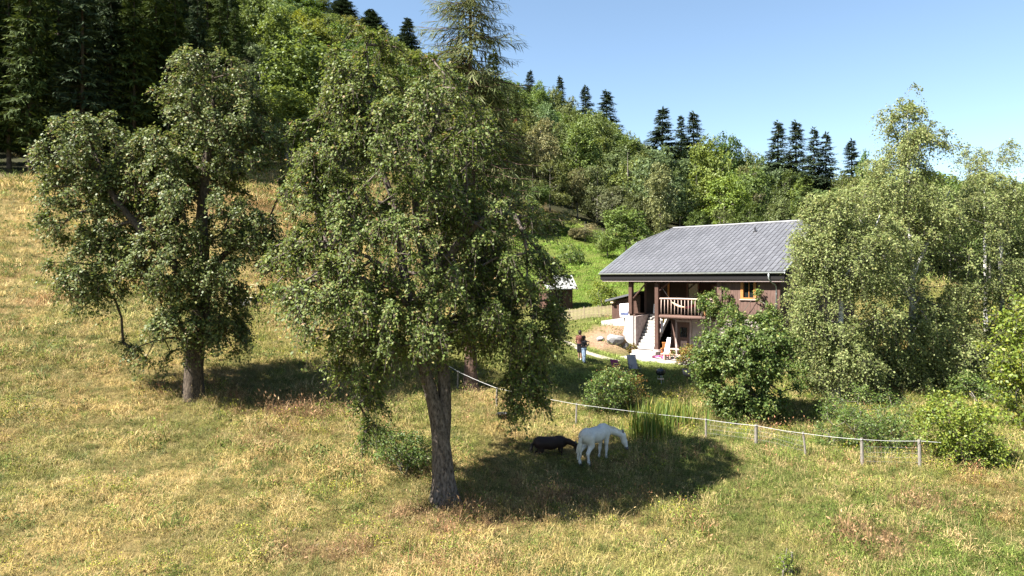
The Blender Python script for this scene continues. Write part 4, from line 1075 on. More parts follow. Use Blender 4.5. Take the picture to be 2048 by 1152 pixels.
unit = MB(); tile_solid(unit, [(.03, .004), (TW_ - .03, .004), (TW_ - .03, TL_ - .002), (.03, TL_ - .002)], 0, rp_)
o0 = rp_(0, 0, 0)
unit.v = [(v[0] - o0[0], v[1] - o0[1], v[2] - o0[2]) for v in unit.v]
unit_me = unit.mesh('roof_tile', M['roof'])
hs = HIP / (SL - KK); rest = MB(); tiles = []
for c in range(int(LE / TW_) + 1):
    off = -.5 * TL_ if c % 2 else 0.0
    for r_ in range(12):
        u0, s0 = c * TW_, r_ * TL_ + off
        pl = [(u0 + .03, s0 + .004), (u0 + TW_ - .03, s0 + .004), (u0 + TW_ - .03, s0 + TL_ - .002), (u0 + .03, s0 + TL_ - .004)]
        full = len(pl)
        q = clip(clip(clip(clip(clip(pl, 0, -1, 0), 0, 1, SL - .03), 1, 0, LE - .02), -1, hs, hs * KK), 1, hs, LE + hs * KK)
        if len(q) < 3: continue
        area = abs(sum(q[i][0] * q[(i + 1) % len(q)][1] - q[(i + 1) % len(q)][0] * q[i][1] for i in range(len(q)))) / 2
        if area < .004: continue
        Y = float(HW(u0, -.55 + s0 * cp)[1])
        tiles.append((-area / Y ** 2, u0, s0, q, area > TW_ * TL_ * .81))
tiles.sort(key=lambda t: t[0])
for i, (_, u0, s0, q, whole) in enumerate(tiles):
    if i < 300:
        if whole:
            link('roof_tile', unit_me, roof_o, rp_(u0, s0))
        else:
            t = MB(); tile_solid(t, q, s0, rp_); t.build('roof_tile', M['roof'], roof_o)
    else:
        tile_solid(rest, q, s0, rp_)
rest.build('roof_tiles_upper', M['roof'], roof_o, kind='stuff')
bt = MB()
bt.add([rb_(u, s, .02) for u, s in poly], [tuple(range(5, -1, -1))]); bt.build('back_roof_sheet', M['roof'], roof_o)
rc = MB(); rc.tube([rp_(HIP - .05, SL, .02), rp_(LE - HIP + .05, SL, .02)], .09, 8); rc.build('ridge_cap', M['roof'], roof_o)
for a, b in (((0, KK), (HIP, SL)), ((LE, KK), (LE - HIP, SL))):
    MB().tube([rp_(*a, .03), rp_(*b, .03)], .05, 6).build('hip_cap', M['roof'], roof_o)
    MB().tube([rp_(a[0], 0, .02), rp_(a[0], KK, .02)], .045, 6).build('verge_trim', M['zinc'], roof_o)
# half-hip sheets at the left end
hh_ = MB(); hh_.add([rp_(0, KK, .02), rp_(HIP, SL, .02), rb_(0, KK, .02)], [(0, 1, 2)]); hh_.build('half_hip_sheet', M['roof'], roof_o)
v = MB(); x, y, z = rp_(9.35, 6.55); v.tube([(x, y, z), (x, y, z + .28)], .05, 8).tube([(x, y, z + .28), (x, y, z + .36)], [.1, .03], 8); v.box(x - .12, x + .14, y - .08, y + .1, z - .04, z + .06); v.build('roof_vent', M['dark_metal'], roof_o)
# eave: fascia, soffit board, gutter, downpipe
zE = EL[2]
cb('fascia_board', M['fascia'], .03, LE - .03, -.53, -.47, zE - .50, zE - .12)
cb('soffit_board', M['soffit'], .14, LE - .05, -.45, -.28, zE - .63, zE - .505)
cb('eave_soffit', M['fascia'], .03, LE - .03, -.47, .02, zE - .52, zE - .505 + .008)
g = MB(); prof = [(-.70, zl(zE - .02)), (-.69, zl(zE - .09)), (-.63, zl(zE - .135)), (-.57, zl(zE - .12)), (-.545, zl(zE - .03)), (-.56, zl(zE - .03)), (-.58, zl(zE - .105)), (-.63, zl(zE - .12)), (-.675, zl(zE - .08)), (-.685, zl(zE - .02))]
g.prism(prof, 'x', -.03, LE + .03); gut = g.build('gutter', M['zinc'], chalet)
for i in range(11):
    u = .2 + i * 1.33
    MB().box(u - .018, u + .018, -.705, -.50, zl(zE - .02), zl(zE + .025)).build('gutter_bracket', M['metal'], gut)
dp_ = MB(); dp_.tube([(13.0, -.62, zl(zE - .12)), (13.0, -.62, zl(zE - .40)), (13.05, -.5, zl(zE - .60)), (13.2, -.2, zl(zE - .80)), (13.25, -.08, zl(zE - .95)), (13.25, -.08, zl(ZB + .1))], .05, 8)
dpo = dp_.build('downpipe', M['zinc'], chalet, smooth=True)
for z in (-.9, -2.6, -4.2): MB().tube([(13.25, -.08, zl(z)), (13.25, -.08, zl(z + .05))], .062, 8).build('pipe_clip', M['metal'], dpo)
# gable verge boards
for u in (.02, LE - .07):
    for fn in (rp_, rb_):
        b = MB(); q = [fn(u, .05, -.17), fn(u, KK, -.17), fn(u, KK, -.40), fn(u, .05, -.40)]
        q2 = [(x + .05, y, z) for x, y, z in q]
        b.add(q + q2, [(0, 1, 2, 3), (7, 6, 5, 4), (0, 4, 5, 1), (1, 5, 6, 2), (2, 6, 7, 3), (3, 7, 4, 0)]); b.build('verge_board', M['fascia'], chalet)
# walls
WL, WR, RX, WB, RY = 2.25, 13.45, 9.42, 13.2, 1.95
def gable(u0, u1, yl, name, mt):
    yr = 2 * (-.55 + SL * cp) - 0
    ymid = -.55 + SL * cp
    b = MB(); zt = lambda y: zl(zE) + (min(y, 2 * ymid - y) + .55) * math.tan(PIT) - .2
    pl = [(yl, zl(ZB)), (WB, zl(ZB)), (WB, zt(WB)), (ymid + (SL - KK) * cp, zt(ymid + (SL - KK) * cp)), (ymid - (SL - KK) * cp, zt(ymid - (SL - KK) * cp)), (yl, zt(yl))]
    b.prism(pl, 'x', u0, u1); return b.build(name, mt, chalet)
gable(WL, WL + .2, RY, 'left_gable_wall', M['wood_brown'])
gable(WR - .2, WR, 0, 'right_gable_wall', M['wood_brown'])
cb('back_wall', M['wood_brown'], WL, WR, WB, WB + .2, ZB, zE - .1)
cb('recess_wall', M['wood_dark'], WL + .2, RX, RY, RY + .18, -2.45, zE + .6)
cb('basement_wall', M['plaster'], 4.55, RX, RY - .03, RY + .2, ZB, -2.65)
cb('recess_side_wall', M['wood_brown'], RX, RX + .15, .15, RY, ZB, zE)
cb('front_wall_lower', M['plaster'], RX, WR, .0, .2, ZB, -2.5)
# front wall boards with the window opening
wx0, wx1, wz0, wz1 = 10.93, 11.86, -1.22, -.02
cl = MB(); u = RX; rg = random.Random(3)
while u < WR - .02:
    wdt = min(.17 + .08 * rg.random(), WR - u); y0 = -.012 - .022 * rg.random(); a, b = u + .004, u + wdt - .004
    if b > wx0 - .02 and a < wx1 + .02:
        cl.box(a, b, y0, .06, zl(-2.5), zl(wz0)); cl.box(a, b, y0, .06, zl(wz1), zl(zE - .3))
    else: cl.box(a, b, y0, .06, zl(-2.5), zl(zE - .3))
    u += wdt
cl.build('plank_cladding', M['wood_wall'], chalet, kind='stuff')
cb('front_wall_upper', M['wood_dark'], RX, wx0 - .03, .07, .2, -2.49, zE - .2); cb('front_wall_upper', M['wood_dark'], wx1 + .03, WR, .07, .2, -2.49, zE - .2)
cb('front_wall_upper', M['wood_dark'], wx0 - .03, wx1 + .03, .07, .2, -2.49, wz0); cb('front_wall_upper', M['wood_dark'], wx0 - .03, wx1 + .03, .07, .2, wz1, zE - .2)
cb('corner_board', M['wood_brown'], WR - .14, WR + .03, -.06, .1, -2.5, zE - .3)
win = cb('window', M['glass'], wx0 + .10, wx1 - .10, .09, .10, wz0 + .08, wz1 - .08)
for nm, q in (('window_frame', (wx0 - .06, wx0 + .12, wz0, wz1)), ('window_frame', (wx1 - .12, wx1 + .06, wz0, wz1)), ('window_frame', (wx0 + .12, wx1 - .12, wz1 - .1, wz1)), ('window_frame', (wx0 + .12, wx1 - .12, wz0, wz0 + .09))):
    cb(nm, M['wood_orange'], q[0], q[1], -.05, .12, q[2], q[3], win)
cb('window_sill', M['wood_pale'], wx0 - .1, wx1 + .1, -.12, .1, wz0 - .07, wz0 - .003, win)
cb('mullion', M['wood_orange'], (wx0 + wx1) / 2 - .02, (wx0 + wx1) / 2 + .02, .05, .088, wz0 + .09, wz1 - .1, win)
# balcony
fl = cb('balcony_floor', M['wood_brown'], 4.5, RX, .12, RY, -2.58, -2.46)
cb('landing_floor', M['wood_brown'], WL, 4.5, 1.6, RY, -2.58, -2.46)
cb('landing_floor', M['wood_brown'], WL, 2.75, .0, 1.6, -2.68, -2.46)
for i in range(7):
    cb('joist', M['wood_brown'], 4.8 + i * .72, 4.95 + i * .72, .2, RY - .04, -2.76, -2.59)
MB().tube([(4.55, .04, zl(-2.56)), (7, .03, zl(-2.57)), (RX + .05, .04, zl(-2.55))], [.125, .135, .12], 10).build('edge_log', M['wood_wall'], chalet, smooth=True)
MB().tube([(4.5, .03, zl(-1.31)), (6.4, .02, zl(-1.30)), (8.0, .03, zl(-1.31)), (RX + .05, .03, zl(-1.30))], [.055, .062, .058, .05], 9).build('handrail', M['wood_pale'], chalet, smooth=True)
for i in range(18):
    u = 4.93 + i * .265
    MB().tube([(u, .03, zl(-2.47)), (u + rg.uniform(-.015, .015), .03 + rg.uniform(-.01, .01), zl(-1.9)), (u, .03, zl(-1.335))], .024 + .008 * rg.random(), 7).build('baluster', M['wood_pale'], chalet, smooth=True)
for u, zb, nm in ((2.4, -2.46, 0), (4.62, -4.95, 1), (RX + .02, -2.5, 2)):
    wv = .15 if nm != 2 else .17
    cb('post', M['wood_wall'] if nm == 2 else M['wood_brown'], u - wv, u + wv, -.13 if nm != 2 else -.16, .15, zb, zE - .52, bevel=.02)
cb('eave_beam', M['wood_dark'], WL, RX, -.1, .12, zE - .72, zE - .525)
for a, b in (((2.56, zl(-1.35)), (3.7, zl(-.2))), ((4.78, zl(-.75)), (5.5, zl(-.2)))):
    MB().tube([(a[0], .02, a[1]), (b[0], .02, b[1])], .055, 6).build('brace', M['wood_brown'], chalet)
MB().lathe([(.02, 0), (.34, .0), (.36, .12), (.33, .45), (.34, .50), (.02, .5)], (4.66, .02, 0), 14).build('post_pedestal', M['stone'], chalet, smooth=False)
# openings in the recess: frame posts, glazed door, basement door
for u in (3.32, 4.3): cb('door_frame', M['wood_orange'], u, u + .13, RY - .08, RY + .005, -2.46, zE - .3)
gd = cb('glazed_door', M['glass'], 5.95, 6.75, RY - .03, RY - .01, -2.35, -.25)
for q in ((5.85, 5.98, -2.45, -.15), (6.72, 6.85, -2.45, -.15), (5.98, 6.72, -.27, -.15), (5.98, 6.72, -1.5, -1.4)): cb('door_frame', M['wood_brown'], q[0], q[1], RY - .07, RY + .004, q[2], q[3], gd)
w2 = cb('recess_window', M['glass'], 7.9, 8.7, RY - .03, RY - .01, -1.5, -.4)
for q in ((7.8, 7.92, -1.6, -.3), (8.68, 8.8, -1.6, -.3), (7.92, 8.68, -.42, -.3), (7.92, 8.68, -1.6, -1.48)): cb('window_frame', M['wood_brown'], q[0], q[1], RY - .07, RY + .004, q[2], q[3], w2)
bd_ = cb('basement_door', M['wood_wall'], 5.12, 6.12, RY - .09, RY - .035, ZB + .05, -3.02)
cb('door_panel', M['wood_pale'], 5.4, 5.9, RY - .12, RY - .092, ZB + .35, ZB + 1.05, bd_, .01)
dw = cb('door_window', M['glass'], 5.36, 5.9, RY - .115, RY - .092, ZB + 1.3, ZB + 2.0, bd_)
for k in range(3): cb('window_bar', M['dark_metal'], 5.47 + k * .15, 5.50 + k * .15, RY - .14, RY - .117, ZB + 1.3, ZB + 2.0, bd_)
for q in ((4.98, 5.11, ZB, -2.85), (6.13, 6.26, ZB, -2.85), (5.11, 6.13, -3.0, -2.85)): cb('door_jamb', M['stone'], q[0], q[1], RY - .14, RY - .032, q[2], q[3], bd_)
cb('basement_window', M['glass'], 7.3, 8.1, RY - .06, RY - .035, -4.2, -3.4)
for k in range(6): cb('plank_door_board', M['wood_wall'], 4.62 + k * .055, 4.67 + k * .055, RY - .08 - .01 * (k % 2), RY - .035, ZB + .05, -2.9)
# outside stair
NS, S0, S1, RUN = 11, 2.95, 4.42, .165
zs0, zs1 = ZB + .42, -2.52
for i in range(NS):
    zt = zs0 + (zs1 - zs0) * (i + 1) / NS
    cb('stair_step', M['concrete'], S0, S1, -.12 + i * RUN, -.12 + i * RUN + .4, zt - .2, zt, bevel=.012)
sw = MB(); sw.prism([(-.2, zl(ZB)), (1.75, zl(ZB)), (1.75, zl(-2.5)), (-.2, zl(-2.62))], 'x', 2.78, 2.945); sw.build('stair_wall', M['stone'], chalet)
sg = MB(); a, b = (-.26, zl(zs0 + .0)), (1.7, zl(zs1 + .12)); sg.prism([(a[0], a[1] - .05), (a[0] + .16, a[1] - .05), (b[0] + .1, b[1]), (b[0] - .08, b[1])], 'x', 2.946, 3.0); sg.build('stringer', M['wood_wall'], chalet)
sr = MB(); sr.prism([(.1, zl(ZB + .8)), (1.72, zl(-2.9)), (1.72, zl(-2.5)), (.1, zl(ZB + 1.2))], 'x', 4.425, 4.52); sr.build('stair_side', M['concrete'], chalet)
for (x0, x1, y0, y1, zt) in ((2.95, 4.95, -.75, -.13, ZB + .40), (3.15, 5.0, -1.25, -.76, ZB + .20)):
    cb('entry_step', M['concrete'], x0, x1, y0, y1, ZB - .15, zt, bevel=.03)
# white retaining wall, low kerb wall, terrace slab
rw = MB(); pl = [(2.775, zl(ZB - .4)), (2.775, zl(-2.58)), (2.1, zl(-2.62)), (2.05, zl(-3.3)), (1.9, zl(-3.9)), (1.6, zl(-4.35)), (1.15, zl(-4.6)), (.9, zl(-4.75)), (.9, zl(ZB - .4))]
rw.prism(pl, 'y', -.28, .05)
link('retaining_wall', rw.mesh('retaining_wall', M['concrete']), None, (HO[0], HO[1], ZB), -HA, 'white concrete retaining wall with curved top left of the stair', 'wall')
kw = MB(); kw.prism([(-.7, zl(-3.7)), (1.95, zl(-3.6)), (1.95, zl(-2.72)), (-.7, zl(-3.12))], 'y', .55, .8)
k_o = link('kerb_wall', kw.mesh('kerb_wall', M['concrete']), None, (HO[0], HO[1], ZB), -HA, 'low pale concrete kerb wall above the bare soil bank', 'wall')
ts = MB(); ts.prism([(2.2, -1.9), (3.6, -2.5), (6.5, -2.55), (9.2, -2.3), (9.6, .02), (9.42, 1.9), (2.9, 1.9), (2.8, -.3)], 'z', zl(ZB - .25), zl(ZB))
link('terrace', ts.mesh('terrace', M['concrete']), None, (HO[0], HO[1], ZB), -HA, 'pale stone terrace in front of the basement door', 'terrace')['kind'] = 'structure'

# lean-to shed left of the chalet
shed = thing('shed', HW(-.75, 3.0, -3.25), 'small dark plank lean-to shed with grey roof beside the chalet', 'shed', None, -HA)
b = MB(); b.prism([(-.7, -.6), (1.95, -.6), (1.95, 2.15), (-.7, 1.55)], 'y', .04, 2.6); b.build('shed_body', M['wood_dark'], shed)
u = -.7
while u < 1.9:
    wdt = .14 + .05 * rg.random(); e_ = min(u + wdt - .008, 1.95); z1 = 1.55 + (u + .7) / 2.65 * .6
    MB().box(u, e_, -.0 - .015 * rg.random(), .039, -.6, z1).build('plank', M['wood_brown'], shed); u += wdt
b = MB(); b.prism([(-1.15, 1.52), (2.05, 2.25), (2.05, 2.40), (-1.15, 1.67)], 'y', -.35, 2.9); b.build('shed_roof', M['roof'], shed)
b = MB(); b.box(-.62, -.36, -.34, -.02, 1.42, 1.54); b.build('rafter_end', M['wood_picket'], shed)

# playhouse with bright metal roof, beyond the picket fence
ph = thing('garden_hut', gpt(1113, 63, .1), 'little dark wooden hut with shiny pale metal roof, half hidden by the pear', 'hut', None, .35)
b = MB(); b.box(-1.3, 1.15, -.9, .9, 0, 2.0); b.prism([(-.9, 2.0), (.9, 2.0), (0, 2.85)], 'x', -1.3, 1.15); b.build('hut_wall', M['wood_brown'], ph)
for sg_ in (-1, 1):
    b = MB(); b.prism([(0, 2.95), (sg_ * 1.25, 1.77), (sg_ * 1.25, 1.83), (0, 3.02)], 'x', -1.5, 1.5); b.build('roof_sheet', mat('bright_sheet_metal', (.5, .5, .48), .35, 3, .06, 0, .5, .2) if sg_ < 0 else M['zinc'], ph)
b = MB(); b.box(-.5, .2, -.94, -.902, .1, 1.7); b.build('hut_door', M['wood_dark'], ph)

# picket fence
fa, fb2 = gpt(1108, 57.5), gpt(1228, 58.2)
fen = thing('picket_fence', fa, 'pale wooden picket fence running to the shed', 'fence')
nP = 46
def on_f(t, h, o=0.0):
    q = fa * (1 - t) + fb2 * t; z = float(gz(q[0], q[1])); return (q[0] - fa[0], q[1] - fa[1] + o, z - fa[2] + h)
pk = MB(); pk.prism([(-.035, 0), (.035, 0), (.035, .9), (0, .97), (-.035, .9)], 'y', -.012, .012); pkm = pk.mesh('picket', M['wood_picket'])
for i in range(nP):
    t = i / (nP - 1); link('picket', pkm, fen, on_f(t, -.05 + rg.uniform(-.03, .03), -.03))
for h in (.28, .72):
    MB().tube([on_f(t, h) for t in np.linspace(0, 1, 9)], .035, 5).build('rail', M['wood_picket'], fen)
for t in np.linspace(.02, .98, 5): MB().tube([on_f(t, -.2, .04), on_f(t, 1.0, .04)], .05, 6).build('post', M['wood_post'], fen)

# ---------------------------------------------------------------- organic bodies: smooth union of tapered capsules, meshed with surface nets
def surface_nets(val, org, h):
    ins = val < 0
    nx, ny, nz_ = val.shape
    cell = np.zeros((nx - 1, ny - 1, nz_ - 1), int)
    corners = [(i, j, k) for i in (0, 1) for j in (0, 1) for k in (0, 1)]
    def sh(a, c): return a[c[0]:nx - 1 + c[0], c[1]:ny - 1 + c[1], c[2]:nz_ - 1 + c[2]]
    for c in corners: cell += sh(ins, c)
    act = (cell > 0) & (cell < 8)
    acc = np.zeros(act.shape + (3,)); cnt = np.zeros(act.shape)
    for a in corners:
        for ax in range(3):
            if a[ax] == 0:
                b = list(a); b[ax] = 1
                va, vb = sh(val, a), sh(val, b); cr = (va < 0) != (vb < 0)
                t = np.where(cr, va / np.where(cr, va - vb, 1), 0)
                p = np.array(a, float)[None, None, None] + np.zeros(act.shape + (3,)); p[..., ax] += t
                acc += p * cr[..., None]; cnt += cr
    ids = np.full(act.shape, -1); ids[act] = np.arange(act.sum())
    I = np.stack(np.nonzero(act), 1)
    V = org + h * (I + acc[act] / cnt[act][:, None])
    Fs = []
    for ax in range(3):
        o1, o2 = [(1, 2), (2, 0), (0, 1)][ax]
        s0 = [slice(None)] * 3; s1 = [slice(None)] * 3; s0[ax] = slice(0, -1); s1[ax] = slice(1, None)
        a, b = ins[tuple(s0)], ins[tuple(s1)]
        for flip, m in ((False, a & ~b), (True, b & ~a)):
            e = np.stack(np.nonzero(m), 1)
            if len(e) == 0: continue
            ok = (e[:, o1] > 0) & (e[:, o2] > 0) & (e[:, o1] < act.shape[o1]) & (e[:, o2] < act.shape[o2]); e = e[ok]
            q = []
            for d1, d2 in ((-1, -1), (0, -1), (0, 0), (-1, 0)):
                f = e.copy(); f[:, o1] += d1; f[:, o2] += d2; q.append(ids[f[:, 0], f[:, 1], f[:, 2]])
            q = np.stack(q, 1); q = q[(q >= 0).all(1)]
            Fs.append(q[:, ::-1] if flip else q)
    return V, np.concatenate(Fs)
def body_mesh(name, caps, h, k, mt, smooth=True):
    """caps: (p0, p1, r0, r1)"""
    caps = [(np.array(a, float), np.array(b, float), r0, r1) for a, b, r0, r1 in caps]
    lo = np.min([np.minimum(a - r0, b - r1) for a, b, r0, r1 in caps], 0) - 3 * h
    hi = np.max([np.maximum(a + r0, b + r1) for a, b, r0, r1 in caps], 0) + 3 * h
    g = [np.arange(lo[i], hi[i] + h, h) for i in range(3)]
    X = np.stack(np.meshgrid(*g, indexing='ij'), -1)
    D = np.full(X.shape[:3], 9.0)
    for a, b, r0, r1 in caps:
        ab = b - a; L2 = max(ab @ ab, 1e-9)
        t = np.clip(((X - a) @ ab) / L2, 0, 1)
        d = np.linalg.norm(X - a - t[..., None] * ab, axis=-1) - (r0 + (r1 - r0) * t)
        hh = np.clip(.5 + .5 * (D - d) / k, 0, 1)
        D = D * (1 - hh) + d * hh - k * hh * (1 - hh)
    V, Fc = surface_nets(D, lo, h)
    return mesh_np(name, V, [Fc], [mt], smooth)

def horse(name, label, loc, heading, scale, coat, mane, muzzle, turn, headz, legs=1.0, fat=1.0):
    """x forward, y left, z up; 'turn' bends the neck to the right; headz: muzzle height"""
    root = thing(name, loc, label, 'horse', None, heading)
    root.scale = (scale,) * 3
    Lg = .78 * legs
    def z(v): return v - .78 + Lg
    c = [((-.62, 0, z(1.12)), (.0, 0, z(1.07)), .285 * fat, .30 * fat), ((.0, 0, z(1.07)), (.52, 0, z(1.13)), .30 * fat, .265), ((-.62, 0, z(1.24)), (-.78, 0, z(1.16)), .19, .15), ((.34, 0, z(1.33)), (.55, 0, z(1.31)), .13, .12),
         ((.62, 0, z(1.10)), (.66, 0, z(1.0)), .20, .16)]
    hx, hy = .58 + .72 * math.cos(turn), -.72 * math.sin(turn)
    nk = np.array([hx, hy, z(.95)])
    c += [((.55, 0, z(1.20)), tuple((np.array([.55, 0, z(1.20)]) + nk) / 2 + np.array([.02, 0, .05])), .20, .14), (tuple((np.array([.55, 0, z(1.20)]) + nk) / 2 + np.array([.02, 0, .05])), tuple(nk), .145, .115)]
    mz = nk + np.array([.17 * math.cos(turn), -.17 * math.sin(turn), -headz])
    md_ = nk * .5 + mz * .5
    c += [(tuple(nk), tuple(md_), .125, .095), (tuple(md_), tuple(mz), .092, .062), (tuple(nk + np.array([.02, 0, -.05])), tuple(md_ + np.array([-.05 * math.cos(turn), .05 * math.sin(turn), -.03])), .10, .07)]
    feet = []
    for s, fx, kx in ((-1, .50, .52), (1, .40, .46)):
        y = .135 * s
        c += [((.52, y, z(1.02)), (.50, y, z(.74)), .135, .085), ((.50, y, z(.74)), (kx, y, z(.46)), .078, .055), ((kx, y, z(.46)), (fx, y, z(.14)), .052, .038), ((fx, y, z(.14)), (fx + .04, y, z(.05)), .045, .05)]
        feet.append((fx + .04, y))
    for s, fx in ((-1, -.70), (1, -.86)):
        y = .15 * s
        c += [((-.60, y, z(1.08)), (-.52, y, z(.76)), .205, .12), ((-.52, y, z(.76)), (fx - .04, y, z(.50)), .115, .066), ((fx - .04, y, z(.50)), (fx + .01, y, z(.16)), .058, .042), ((fx + .01, y, z(.16)), (fx + .05, y, z(.05)), .046, .052)]
        feet.append((fx + .05, y))
    link('body', body_mesh('body', c, .026, .07, coat), root)
    for fx, fy in feet:
        MB().lathe([(.055, .075), (.068, .0), (.01, 0)], (fx, fy, 0), 10).build('hoof', M['hoof'], root)
    # tail, mane, ears, eyes, muzzle
    tc_ = [((-.84, 0, z(1.24)), (-.99, .02, z(1.02)), .05, .065), ((-.99, .02, z(1.02)), (-1.05, .05, z(.68)), .075, .075), ((-1.05, .05, z(.68)), (-1.10, .07, z(.30)), .07, .025), ((-1.02, -.03, z(.85)), (-1.06, -.06, z(.42)), .05, .02), ((-1.05, .1, z(.8)), (-1.14, .13, z(.5)), .035, .01)]
    link('tail', body_mesh('tail', tc_, .02, .03, mane), root)
    a = np.array([.46, 0, z(1.42)]); b = nk + np.array([0, 0, .15]); mid = (a + b) / 2 + np.array([0, 0, .06]); q = np.array([0, -.05, -.07])
    link('mane', body_mesh('mane', [(tuple(a + q), tuple(mid + q * .9), .035, .05), (tuple(mid + q * .9), tuple(b + q * .5), .05, .045), (tuple(b), tuple(nk * .6 + md_ * .4 + np.array([.08 * math.cos(turn), -.08 * math.sin(turn), .08])), .035, .012)], .02, .03, mane), root)
    sd = np.array([math.sin(turn), math.cos(turn), 0])
    for s in (-1, 1):
        e = nk + sd * .065 * s + np.array([0, 0, .09])
        MB().tube([e, e + sd * .02 * s + np.array([.01, 0, .07]), e + sd * .03 * s + np.array([.03, 0, .15])], [.035, .034, .006], 7).build('ear', M['muzzle'], root, smooth=True)
        e = nk * .66 + md_ * .34 + sd * .098 * s + np.array([.02, 0, .02])
        MB().tube([e - sd * .015 * s, e + sd * .015 * s], [.028, .014], 8).build('eye', M['black'], root, smooth=True)
    link('muzzle', body_mesh('muzzle', [(tuple(mz + (md_ - mz) * .12), tuple(mz + np.array([.012 * math.cos(turn), -.012 * math.sin(turn), -.012])), .068, .062)], .015, .02, muzzle), root)
    return root
hp = gpt(1192, 29.0, .05)
horse('white_horse', 'white horse grazing in the shade of the pear, tail towards us', hp, R(48), 1.05, M['horse_white'], M['mane'], M['muzzle'], R(44), .50)
hp2 = gpt(1102, 29.6, .22)
horse('brown_pony', 'dark brown pony in deep shade behind the white horse tail', hp2, R(8), .80, M['horse_brown'], M['mane_black'], M['mane_black'], R(5), .48, .72, 1.12)

def person(label, loc, rotz, spec):
    root = thing('person', loc, label, 'person', 'couple standing on the path', rotz)
    H = spec['h']; s = H / 1.75
    def S(caps): return [(tuple(np.array(a) * s), tuple(np.array(b) * s), r0 * s, r1 * s) for a, b, r0, r1 in caps]
    # x right, y forward, z up
    hd = [((0, .02, 1.60), (0, .03, 1.66), .085, .092), ((0, .055, 1.56), (0, .06, 1.55), .06, .05), ((0, .11, 1.60), (0, .125, 1.59), .02, .016), ((-.088, .01, 1.61), (-.092, 0, 1.62), .02, .022), ((.088, .01, 1.61), (.092, 0, 1.62), .02, .022)]
    torso = [((0, 0, 1.40), (0, .01, 1.56), .06, .055), ((-.13, 0, 1.38), (.13, 0, 1.38), .075, .075), ((0, 0, 1.30), (0, 0, 1.08), .135, .125), ((-.05, .02, 1.26), (.05, .02, 1.26), .115, .115), ((-.06, 0, .98), (.06, 0, .98), .125, .125)]
    legs_ = []; feet = []
    for sg, dx, dy in ((-1, -.02, .05), (1, .03, -.06)):
        legs_ += [((.09 * sg, 0, .94), (.095 * sg + dx * .4, dy * .4, .52), .098, .066), ((.095 * sg + dx * .4, dy * .4, .52), (.09 * sg + dx, dy, .09), .062, .042)]
        feet += [((.09 * sg + dx, dy - .02, .05), (.09 * sg + dx, dy + .13, .035), .045, .038)]
    arms = []; hands = []
    for sg, (el, wr, hand) in zip((-1, 1), spec['arms']):
        arms += [((.185 * sg, 0, 1.385), el, .058, .045), (el, wr, .044, .03)]
        w_, h_ = np.array(wr), np.array(hand); v = norm((h_ - w_)[None])[0]; sidev = norm(np.cross(v, np.array([0, 0, 1.]))[None])[0]
        hands += [(tuple(w_), tuple(w_ + v * .07), .03, .034)]
        for f in range(4):
            b0 = w_ + v * .08 + sidev * (f - 1.5) * .018; b1 = b0 + v * (.045 + .01 * (1.5 - abs(f - 1.5))) ; b2 = b1 + v * .02 + np.array([0, 0, -.028])
            hands += [(tuple(b0), tuple(b1), .0095, .009), (tuple(b1), tuple(b2), .009, .0075)]
        th0 = w_ + v * .025 - sidev * .03 * sg; hands += [(tuple(th0), tuple(th0 + v * .04 - sidev * .02 * sg + np.array([0, 0, .012])), .012, .009)]
    link('body', body_mesh('body', S(hd + torso + legs_ + feet + arms + hands), .0135, .022, M['skin']), root)
    link('hair', body_mesh('hair', S(spec['hair']), .014, .03, M['hair']), root)
    def grow_c(cs, g): return [(a, b, r0 + g, r1 + g) for a, b, r0, r1 in cs]
    shirt = grow_c(torso[1:], .014)
    for sg, (el, wr, hand) in zip((-1, 1), spec['arms']):
        sh_ = np.array((.185 * sg, 0, 1.385)); shirt += [(tuple(sh_), tuple(sh_ + (np.array(el) - sh_) * .62), .074, .066)]
    link('shirt', body_mesh('shirt', S(shirt), .0145, .03, spec['shirt']), root)
    tr = [((-.06, 0, .97), (.06, 0, .97), .14, .14)]
    for a, b, r0, r1 in legs_:
        a, b = np.array(a), np.array(b)
        if a[2] > .9: tr.append((tuple(a), tuple(b), r0 + .016, r1 + .014 if spec['long'] else r1 + .035))
        elif spec['long']: tr.append((tuple(a), tuple(b + (a - b) * .06), r1 + .03, r1 + .02))
    link('trousers', body_mesh('trousers', S(tr), .0145, .025, spec['trousers']), root)
    for a, b, r0, r1 in feet:
        me = body_mesh('shoe', S([((a[0], a[1], a[2] + .0), b, r0 + .012, r1 + .012)]), .013, .02, spec['shoe']); link('shoe', me, root)
    for sg in (-1, 1):
        MB().tube([np.array((.032 * sg, .112, 1.635)) * s, np.array((.032 * sg, .122, 1.635)) * s], [.011, .006], 6).build('eye', M['black'], root)
    MB().tube([np.array((-.025, .108, 1.545)) * s, np.array((0, .117, 1.543)) * s, np.array((.025, .108, 1.545)) * s], .006, 5).build('mouth', M['red'], root)
    return root
pA = gpt(1160, 43.4); pB = gpt(1168, 43.0)
person('person in a brown shirt and dark shorts, arm round the other one', pA, R(-40), dict(h=1.80, long=False, shirt=M['shirt_brown'], trousers=M['shorts'], shoe=M['shoe'],
       arms=[((-.27, -.02, 1.12), (-.24, .10, .90), (-.23, .2, .85)), ((.34, -.03, 1.20), (.46, .12, 1.12), (.5, .2, 1.1))],
       hair=[((0, -.015, 1.65), (0, .02, 1.70), .098, .088), ((0, -.05, 1.60), (0, -.055, 1.57), .07, .05)]))
